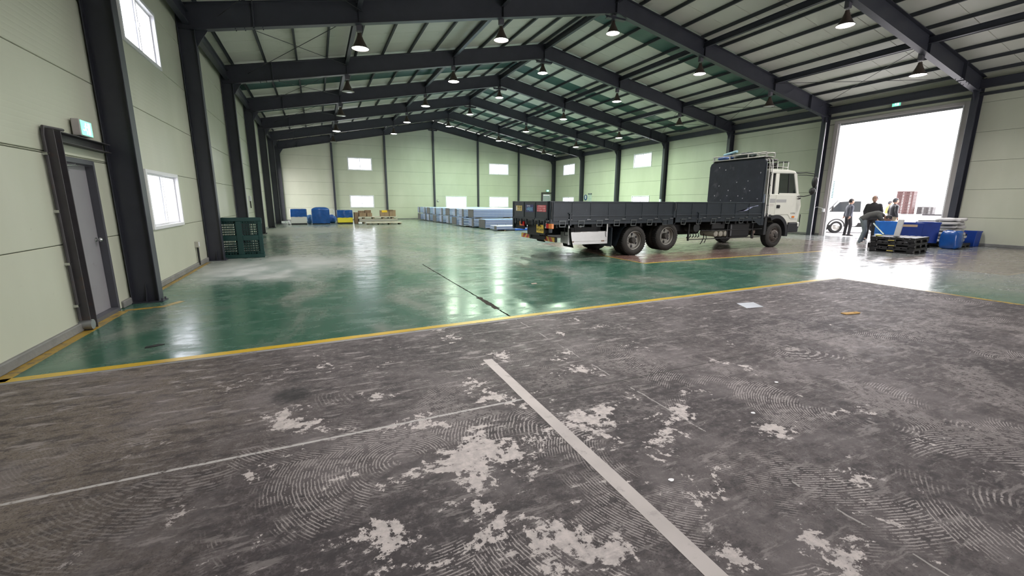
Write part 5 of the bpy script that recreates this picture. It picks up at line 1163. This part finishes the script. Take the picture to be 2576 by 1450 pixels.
# ------------------------------------------------------------------ people
SKIN = P('skin', (.42, .25, .18), .5); HAIR = P('hair_black', (.012, .010, .010), .6)
def volume(name, tubes, spine, mat, parent, vox=.018, smooth=5):
    """one closed surface fused from tapered limbs and an elliptical torso loft: tubes = [(points, radii)], spine = [(point, depth, width)]"""
    mb = MB()
    if spine:
        n = 20; vs = []; fs = []; m_ = len(spine)
        for i, (c, rx, ry) in enumerate(spine):
            d = (spine[min(m_-1, i+1)][0]-spine[max(0, i-1)][0]).normalized(); yv = Vector((0, 1, 0)); xv = yv.cross(d).normalized()
            vs += [c+xv*rx*cos(2*pi*k/n)+yv*ry*sin(2*pi*k/n) for k in range(n)]
        for i in range(m_-1): fs += [(i*n+k, i*n+(k+1) % n, (i+1)*n+(k+1) % n, (i+1)*n+k) for k in range(n)]
        fs += [tuple(range(n-1, -1, -1)), tuple(range((m_-1)*n, m_*n))]; mb.add(vs, fs)
    for pts, rad in tubes:
        mb.tube(pts, list(rad), 14)
        for p_, r_ in zip(pts, rad): mb.lathe([(r_*cos(q), r_*sin(q)) for q in [-pi/2+pi*j/8 for j in range(9)]], p_, (0, 0, 1), 12)
    me = mb.mesh(name); o = bpy.data.objects.new(name, me); COL.objects.link(o)
    rm = o.modifiers.new('remesh', 'REMESH'); rm.mode = 'VOXEL'; rm.voxel_size = vox
    sm = o.modifiers.new('smooth', 'SMOOTH'); sm.iterations = smooth; sm.factor = .5
    dg = bpy.context.evaluated_depsgraph_get(); m2 = bpy.data.meshes.new_from_object(o.evaluated_get(dg))
    bpy.data.objects.remove(o); bpy.data.meshes.remove(me)
    m2.polygons.foreach_set('use_smooth', [True]*len(m2.polygons)); m2.materials.clear(); m2.materials.append(mat)
    return link(name, m2, None, parent)
def head_mesh(c, yaw, pitch=0.0, r=.105):
    """egg-shaped head with brow, nose, mouth, chin and ears; faces local +x"""
    mb = MB()
    def fn(u, v):
        a = 2*pi*u; b = pi*(v-.5); x_ = cos(b)*cos(a); y_ = cos(b)*sin(a); z_ = sin(b)
        sx = 1.0+.05*(x_ > 0)*cos(b); w = .80-.10*max(0, -z_)
        px_ = r*1.0*x_*sx; py_ = r*w*y_; pz_ = r*1.22*z_
        f = max(0, x_)**6
        if abs(y_) < .24:
            k = (1-abs(y_)/.24)
            if -.35 < z_ < .12: px_ += r*.20*k*max(0, 1-abs(z_+.18)/.26)      # nose
            if -.62 < z_ < -.42: px_ -= r*.05*k                                # mouth
        if x_ > .55 and .02 < z_ < .25 and .18 < abs(y_) < .5: px_ -= r*.10    # eye sockets
        return (px_, py_, pz_)
    mb.grid(32, 22, fn)
    for s_ in (-1, 1):
        mb.lathe([(0, -.012), (.7, -.010), (1, 0), (.7, .010), (0, .012)], (0, 0, 0), (0, 1, 0), 12)
        n = 12*5
        for i in range(len(mb.v)-n, len(mb.v)):
            x_, y_, z_ = mb.v[i]; mb.v[i] = (x_*.022-.008, y_+s_*r*.80, z_*.034-.005)
    M4 = Matrix.Translation(c) @ Matrix.Rotation(yaw, 4, 'Z') @ Matrix.Rotation(pitch, 4, 'Y')
    mb.v = [tuple(M4 @ Vector(p)) for p in mb.v]; return mb, M4
def limb_hand(wrist, elbow, palm_dir=None, curl=.5):
    """palm and five finger tubes continuing the forearm"""
    mb = MB(); d = (wrist-elbow).normalized(); side = d.cross(Vector((0, 0, 1)) if abs(d.z) < .9 else Vector((1, 0, 0))).normalized(); nrm = d.cross(side)
    mb.tube([wrist-d*.03, wrist+d*.02, wrist+d*.06, wrist+d*.095], [.026, .030, .038, .030], 10)
    for k, (L_, off) in enumerate(((.070, -.030), (.080, -.010), (.076, .010), (.060, .028))):
        a = wrist+d*.085+side*off; b_ = a+d*L_*.45+nrm*.008; c_ = b_+(d*cos(curl)+nrm*sin(curl))*L_*.35; e_ = c_+(d*cos(2*curl)+nrm*sin(2*curl))*L_*.3
        mb.tube([a-d*.02, a, b_, c_, e_], [.010, .0095, .009, .0085, .006], 6)
    a = wrist+d*.03-side*.028; mb.tube([a, a-side*.022+d*.02, a-side*.030+d*.05+nrm*.01], [.012, .010, .007], 6)
    return mb
def person(label, loc, rz, H, J, cols, extras=(), yaw=0.0, pitch=0.0, cap=None, coat=None, face=True, wide=1.0):
    """J: joints in local metres (x forward), for a 1.75 m figure"""
    t = thing('person', label, 'person', loc, rz, group='people at the doorway'); k = H/1.75
    J = {a: Vector(b)*k for a, b in J.items()}
    L_ = lambda p_, q_, f_: J[p_].lerp(J[q_], f_)
    tb = [([J['sh_'+q], J['el_'+q], J['wr_'+q]], (.045*k, .036*k, .027*k)) for q in 'lr']+[([J['hip_'+q], J['kn_'+q], J['an_'+q], J['toe_'+q]], (.075*k, .052*k, .038*k, .030*k)) for q in 'lr']
    tb.append(([J['chest'], J['neck'], J['head0']], (.07*k, .050*k, .052*k)))
    body = volume('body', tb, [(J['pelvis'], .09*k, .13*k), (J['waist'], .085*k, .12*k), (J['chest'], .095*k, .14*k), (L_('chest', 'neck', .6), .07*k, .10*k)], SKIN, t)
    hm_, M4 = head_mesh(J['head'], yaw, pitch, .110*k)
    tmp = hm_.mesh('tmp', smooth=60)
    for s_ in ('l', 'r'):
        h = limb_hand(J['wr_'+s_], J['el_'+s_]); hm_.add(h.v, h.f)
    bm = bmesh.new(); bm.from_mesh(body.data); m2 = hm_.mesh('hd', smooth=60); bm.from_mesh(m2); bm.to_mesh(body.data); bm.free(); bpy.data.meshes.remove(m2); bpy.data.meshes.remove(tmp)
    body.data.polygons.foreach_set('use_smooth', [True]*len(body.data.polygons))
    if face:
        ey = MB()
        for s_ in (-1, 1): ey.lathe([(0, -.006), (.010, -.002), (.010, .004), (0, .008)], M4 @ Vector((.092*k, s_*.032*k, .015*k)), M4.to_3x3() @ Vector((1, 0, 0)), 8)
        part('eyes', ey, BLK, t); br = MB()
        for s_ in (-1, 1): br.bar(M4 @ Vector((.100*k, s_*.018*k, .040*k)), M4 @ Vector((.090*k, s_*.052*k, .040*k)), .008, .010)
        part('eyebrows', br, HAIR, t)
        part('mouth', MB().bar(M4 @ Vector((.100*k, -.020*k, -.062*k)), M4 @ Vector((.100*k, .020*k, -.062*k)), .006, .008), P('lips', (.30, .12, .10), .5), t)
    # jacket with sleeves
    w_ = wide*k; hem = J['pelvis']+(J['pelvis']-J['waist'])*(coat if coat else .35)
    tb = [([J['sh_'+q]+Vector((0, 0, -.02*k)), J['el_'+q], J['el_'+q].lerp(J['wr_'+q], .93)], (.076*w_, .060*w_, .045*k)) for q in 'lr']
    sp_ = [(hem, .135*k, .195*w_), (J['pelvis'], .135*k, .19*w_), (J['waist'], .125*k, .175*w_), (L_('waist', 'chest', .7), .135*k, .195*w_), (J['chest'], .13*k, .205*w_), (L_('chest', 'neck', .45), .105*k, .175*w_), (L_('chest', 'neck', .8), .075*k, .10*k), (L_('chest', 'neck', 1.02), .066*k, .070*k)]
    volume('jacket', tb, sp_, cols['jacket'], t)
    tb = [([J['hip_'+q], J['kn_'+q], J['kn_'+q].lerp(J['an_'+q], 1.03)], (.100*k, .075*k, .060*k)) for q in 'lr']
    volume('trousers', tb, [(J['pelvis']+(J['waist']-J['pelvis'])*.6, .12*k, .165*k), (J['pelvis'], .125*k, .175*k), (J['pelvis']+(J['pelvis']-J['waist'])*.5, .11*k, .165*k)], cols['trousers'], t)
    for s_ in ('l', 'r'):
        an, toe = J['an_'+s_], J['toe_'+s_]; d = (toe-an); d.z = 0; d.normalize(); z0 = min(an.z, toe.z)-.075*k if True else 0
        sh = MB(); sd_ = Vector((-d.y, d.x, 0)); b0 = Vector((an.x, an.y, max(0.0, toe.z-.035*k)))
        def ring(c, w, h): return [c+sd_*w*cos(q)+Vector((0, 0, 1))*(h*max(0, sin(q))) for q in [pi*j/8 for j in range(9)]]
        rs_ = [ring(b0-d*.075*k, .035*k, .07*k), ring(b0-d*.05*k, .042*k, .10*k), ring(b0+d*.03*k, .045*k, .10*k), ring(b0+d*.10*k, .048*k, .065*k), ring(b0+d*.17*k, .042*k, .045*k), ring(b0+d*.19*k, .02*k, .03*k)]
        n = 9; vs = [p for r_ in rs_ for p in r_]
        sh.add(vs, [(i*n+j, i*n+j+1, (i+1)*n+j+1, (i+1)*n+j) for i in range(5) for j in range(8)]+[tuple(range(n)), tuple(range(5*n, 6*n))]+[(i*n, (i+1)*n, (i+1)*n+8, i*n+8) for i in range(5)])
        part('shoe', sh, cols.get('shoes', BLK), t, smooth=50)
    # hair or cap
    def fnh(u, v):
        a = 2*pi*u; b = pi*(.5-v*.62); x_ = cos(b)*cos(a); y_ = cos(b)*sin(a); z_ = sin(b); lim = .58 if x_ > .45 else (.15 if x_ > .1 else -.35)
        z_ = max(z_, lim); return M4 @ Vector((.113*k*x_-.010*k, .094*k*y_, .136*k*z_))
    part('cap' if cap else 'hair', MB().grid(28, 10, fnh), cap if cap else HAIR, t, smooth=60)
    if cap: part('cap_peak', MB().prism([M4 @ Vector((.085*k+.075*k*cos(q), .075*k*sin(q), .035*k)) for q in [-pi/2+pi*j/10 for j in range(11)]], M4.to_3x3() @ Vector((0, 0, .008))), cap, t)
    return t
def stand(**kw):
    J = dict(pelvis=(0, 0, .95), waist=(0, 0, 1.10), chest=(.01, 0, 1.32), neck=(.01, 0, 1.47), head0=(.02, 0, 1.54), head=(.03, 0, 1.605),
             sh_l=(0, .175, 1.375), el_l=(-.03, .225, 1.12), wr_l=(.03, .24, .90), sh_r=(0, -.175, 1.375), el_r=(-.03, -.225, 1.12), wr_r=(.03, -.24, .90),
             hip_l=(0, .09, .90), kn_l=(.01, .10, .50), an_l=(-.02, .10, .09), toe_l=(.10, .12, .035), hip_r=(0, -.09, .90), kn_r=(.01, -.10, .50), an_r=(-.02, -.10, .09), toe_r=(.10, -.12, .035))
    J.update(kw); return J
BLKC = P('coat_black', (.016, .014, .016), .7, nz=.3, ns=12); LEA = P('leather_black', (.016, .015, .020), .35, nz=.3, ns=10); NAVY = P('jacket_grey_navy', (.055, .060, .080), .7, nz=.3, ns=10); DTR = P('trousers_dark', (.016, .015, .018), .8)
JEAN = P('trousers_grey_jeans', (.17, .20, .21), .8, nz=.2, ns=10); TWD = P('jacket_tweed', (.060, .060, .056), .85, nz=.4, ns=30); YELS = P('shirt_yellow', (.62, .36, .08), .8, nz=.2, ns=8); KHA = P('trousers_khaki', (.22, .19, .13), .8, nz=.2, ns=10); CAPG = P('cap_grey', (.05, .05, .055), .8); SHW = P('shoes_pale', (.45, .45, .43), .7)
# man bending over beside the pallets
Jb = stand(pelvis=(-.16, 0, .93), waist=(.0, 0, 1.06), chest=(.25, 0, 1.12), neck=(.42, 0, 1.06), head0=(.49, 0, 1.01), head=(.55, 0, .965),
           sh_l=(.27, .17, 1.08), el_l=(.42, .20, .84), wr_l=(.60, .16, .68), sh_r=(.27, -.17, 1.08), el_r=(.40, -.20, .84), wr_r=(.58, -.13, .66),
           hip_l=(-.15, .09, .89), kn_l=(-.05, .11, .49), an_l=(-.12, .11, .09), toe_l=(.0, .13, .035), hip_r=(-.15, -.09, .89), kn_r=(-.08, -.10, .49), an_r=(-.18, -.10, .09), toe_r=(-.06, -.12, .035))
person('man in tweed jacket and grey jeans bending down beside the pallet stack', (21.78, 1.30, 0), radians(-58), 1.80, Jb, dict(jacket=TWD, trousers=JEAN, shoes=SHW), pitch=radians(55), coat=.25)
person('man in black coat standing behind the bending man and facing inside', (24.0, 2.28, 0), radians(198), 1.90, stand(el_l=(-.02, .25, 1.12), el_r=(-.02, -.25, 1.12), wr_l=(.05, .21, .88), wr_r=(.05, -.21, .88)), dict(jacket=BLKC, trousers=DTR), coat=1.1, pitch=radians(18), wide=1.15)
person('man in grey navy jacket standing outside the doorway near the white truck', (25.97, 4.22, 0), radians(-35), 1.80, stand(wr_l=(-.10, .18, .92), wr_r=(-.06, -.22, .93), kn_r=(.08, -.10, .50), an_r=(.06, -.10, .09), toe_r=(.18, -.12, .035)), dict(jacket=NAVY, trousers=DTR), pitch=radians(-4))
person('man in black leather jacket and cap turned away from the hall', (26.9, 2.88, 0), radians(-30), 1.83, stand(), dict(jacket=LEA, trousers=KHA), cap=CAPG)
person('man in yellow shirt and grey cap standing far outside', (31.4, 5.15, 0), radians(-45), 1.72, stand(), dict(jacket=YELS, trousers=KHA), cap=CAPG)
bag = lump('dark_bag', (22.35, 1.02, .42), (.16, .20, .22), P('bag_dark', (.03, .03, .035), .5), 'dark bag held low in front of the bending man', 'bag', 41, .10)
bag.location.z = -.2
tag(part('metal_bar', MB().cyl((20.25, .02, .50), (20.75, .62, .84), .022, n=8), P('bar_steel', (.5, .5, .5), .3, .8), None, smooth=40), 'slanted metal bar leaning on the bright blue bin beside the pallet stack', 'bar')

# ------------------------------------------------------------------ outside the doorway
PK = thing('pickup_truck', 'white cab-over pickup truck outside the open doorway', 'truck', (28.3, 5.9, 0), radians(143))
PW = P('pickup_white', (.62, .62, .62), .3)
prof = [(1.0, .42), (1.02, .75), (.98, 1.02), (.45, 1.72), (.30, 1.82), (-.75, 1.86), (-.80, 1.70), (-.80, .55), (-.55, .55), (-.50, .42), (-.42, .36), (.42, .36), (.5, .42)]
pcab = part('cab_body', MB().prism([(a, -.80, b) for a, b in prof], (0, 1.6, 0)), PW, PK, bevel=.03, seg=2)
pgl = P('pickup_glass', (.05, .055, .06), .1)
for s_ in (-1, 1):
    part('side_glass', MB().prism([(.86, s_*.803, 1.12), (.44, s_*.803, 1.62), (.02, s_*.803, 1.66), (.0, s_*.803, 1.12)], (0, s_*.006, 0)), pgl, pcab)
    part('rear_glass', MB().prism([(-.14, s_*.803, 1.12), (-.14, s_*.803, 1.66), (-.52, s_*.803, 1.66), (-.56, s_*.803, 1.12)], (0, s_*.006, 0)), pgl, pcab)
    part('door_handle', MB().box(-.22, -.08, s_*.80, s_*.825, .92, .99), BLK, pcab, bevel=.01)
    part('mirror', MB().box(.78, .84, s_*.86, s_*1.02, 1.15, 1.42), BLK, pcab, bevel=.02)
    for x_ in (.46, -2.15):
        wv = part('wheel', MB().lathe([(.20, .0), (.24, -.01), (.30, 0), (.325, .03), (.325, .17), (.30, .2), (.2, .19)], (x_, s_*.80, .325), (0, -s_, 0), 28, closed=True), TRUBD, PK, smooth=40)
        part('rim', MB().lathe([(.21, .02), (.19, .04), (.10, .05), (.05, .02), (0, .02)], (x_, s_*.80, .325), (0, -s_, 0), 20), RIM, wv, smooth=40)
    part('fender', MB().tube([(.46+.39*cos(q), s_*.80, .34+.39*sin(q)) for q in [pi*j/12 for j in range(13)]], .03, 6), BLK, PK)
part('windscreen', MB().prism([(.985, -.70, 1.06), (.985, .70, 1.06), (.47, .68, 1.70), (.47, -.68, 1.70)], (.012, 0, .01)), pgl, pcab)
part('cargo_bed', MB().box(-3.3, -.86, -.82, .82, .62, .72), PW, PK, bevel=.01)
for s_ in (-1, 1): part('side_board', MB().box(-3.3, -.86, s_*.82-.02, s_*.82+.02, .70, 1.02), PW, PK, bevel=.008)
part('chassis_frame', MB().box(-3.2, .9, -.35, .35, .36, .62), TBK, PK); part('under_box', MB().box(-1.5, -.75, -.80, -.35, .28, .60), BLK, PK, bevel=.04)
def yard_stack(label, loc, rz, n, mat, w=1.1, h=.14):
    t = thing('pallet_stack', label, 'pallet stack', loc, rz, group='pallet stacks in the yard')
    top = MB().box(-w/2, w/2, -w/2, w/2, .03, h).mesh('pallet_deck', bevel=.006); top.materials.append(mat)
    leg = MB()
    for a in (-1, 0, 1):
        for b in (-1, 0, 1): leg.box(a*(w/2-.09)-.08, a*(w/2-.09)+.08, b*(w/2-.09)-.08, b*(w/2-.09)+.08, 0, .03)
    leg = leg.mesh('pallet_feet'); leg.materials.append(mat)
    for k in range(n): link('pallet_deck', top, None, t, loc=(random.uniform(-.02, .02), 0, k*h)); link('pallet_feet', leg, None, t, loc=(0, 0, k*h))
yard_stack('tall stack of teal pallets far outside at the left of the doorway', (45.6, 16.9, -.005), .3, 26, P('teal_plastic', (.008, .055, .060), .5), 1.2)
yard_stack('second stack of teal pallets beside the tallest one', (43.6, 18.6, -.005), .3, 15, MATS['teal_plastic'], 1.1)
yard_stack('stack of red brown pallets far outside at the right of the doorway', (57.0, 15.6, -.005), .2, 20, P('redbrown_plastic', (.055, .022, .020), .6), 1.3)
yard_stack('shorter stack of grey pallets beside the red brown stack', (58.8, 14.6, -.005), .2, 9, P('grey_plastic', (.05, .045, .045), .6), 1.2)
yw = thing('yard_wall', 'low pale concrete wall with dark coping across the yard', 'wall', (40.0, 5.5, -.005), radians(-55))
part('wall_body', MB().box(-14, 14, -.1, .1, 0, .80), P('yard_wall_pale', (.6, .58, .6), .8), yw); part('coping', MB().box(-14, 14, -.15, .15, .80, .89), P('coping_dark', (.014, .012, .014), .7), yw)

# pieces too small to pick apart singly
for o in bpy.data.objects:
    if o.name.split('.')[0] in ('splice_bolts', 'vent_holes', 'tread', 'wheel_nuts', 'deck_grid', 'pallet_feet', 'printed_lines', 'pictogram', 'anchor_bolt', 'pipe_clip', 'lettering'): o['kind'] = 'stuff'
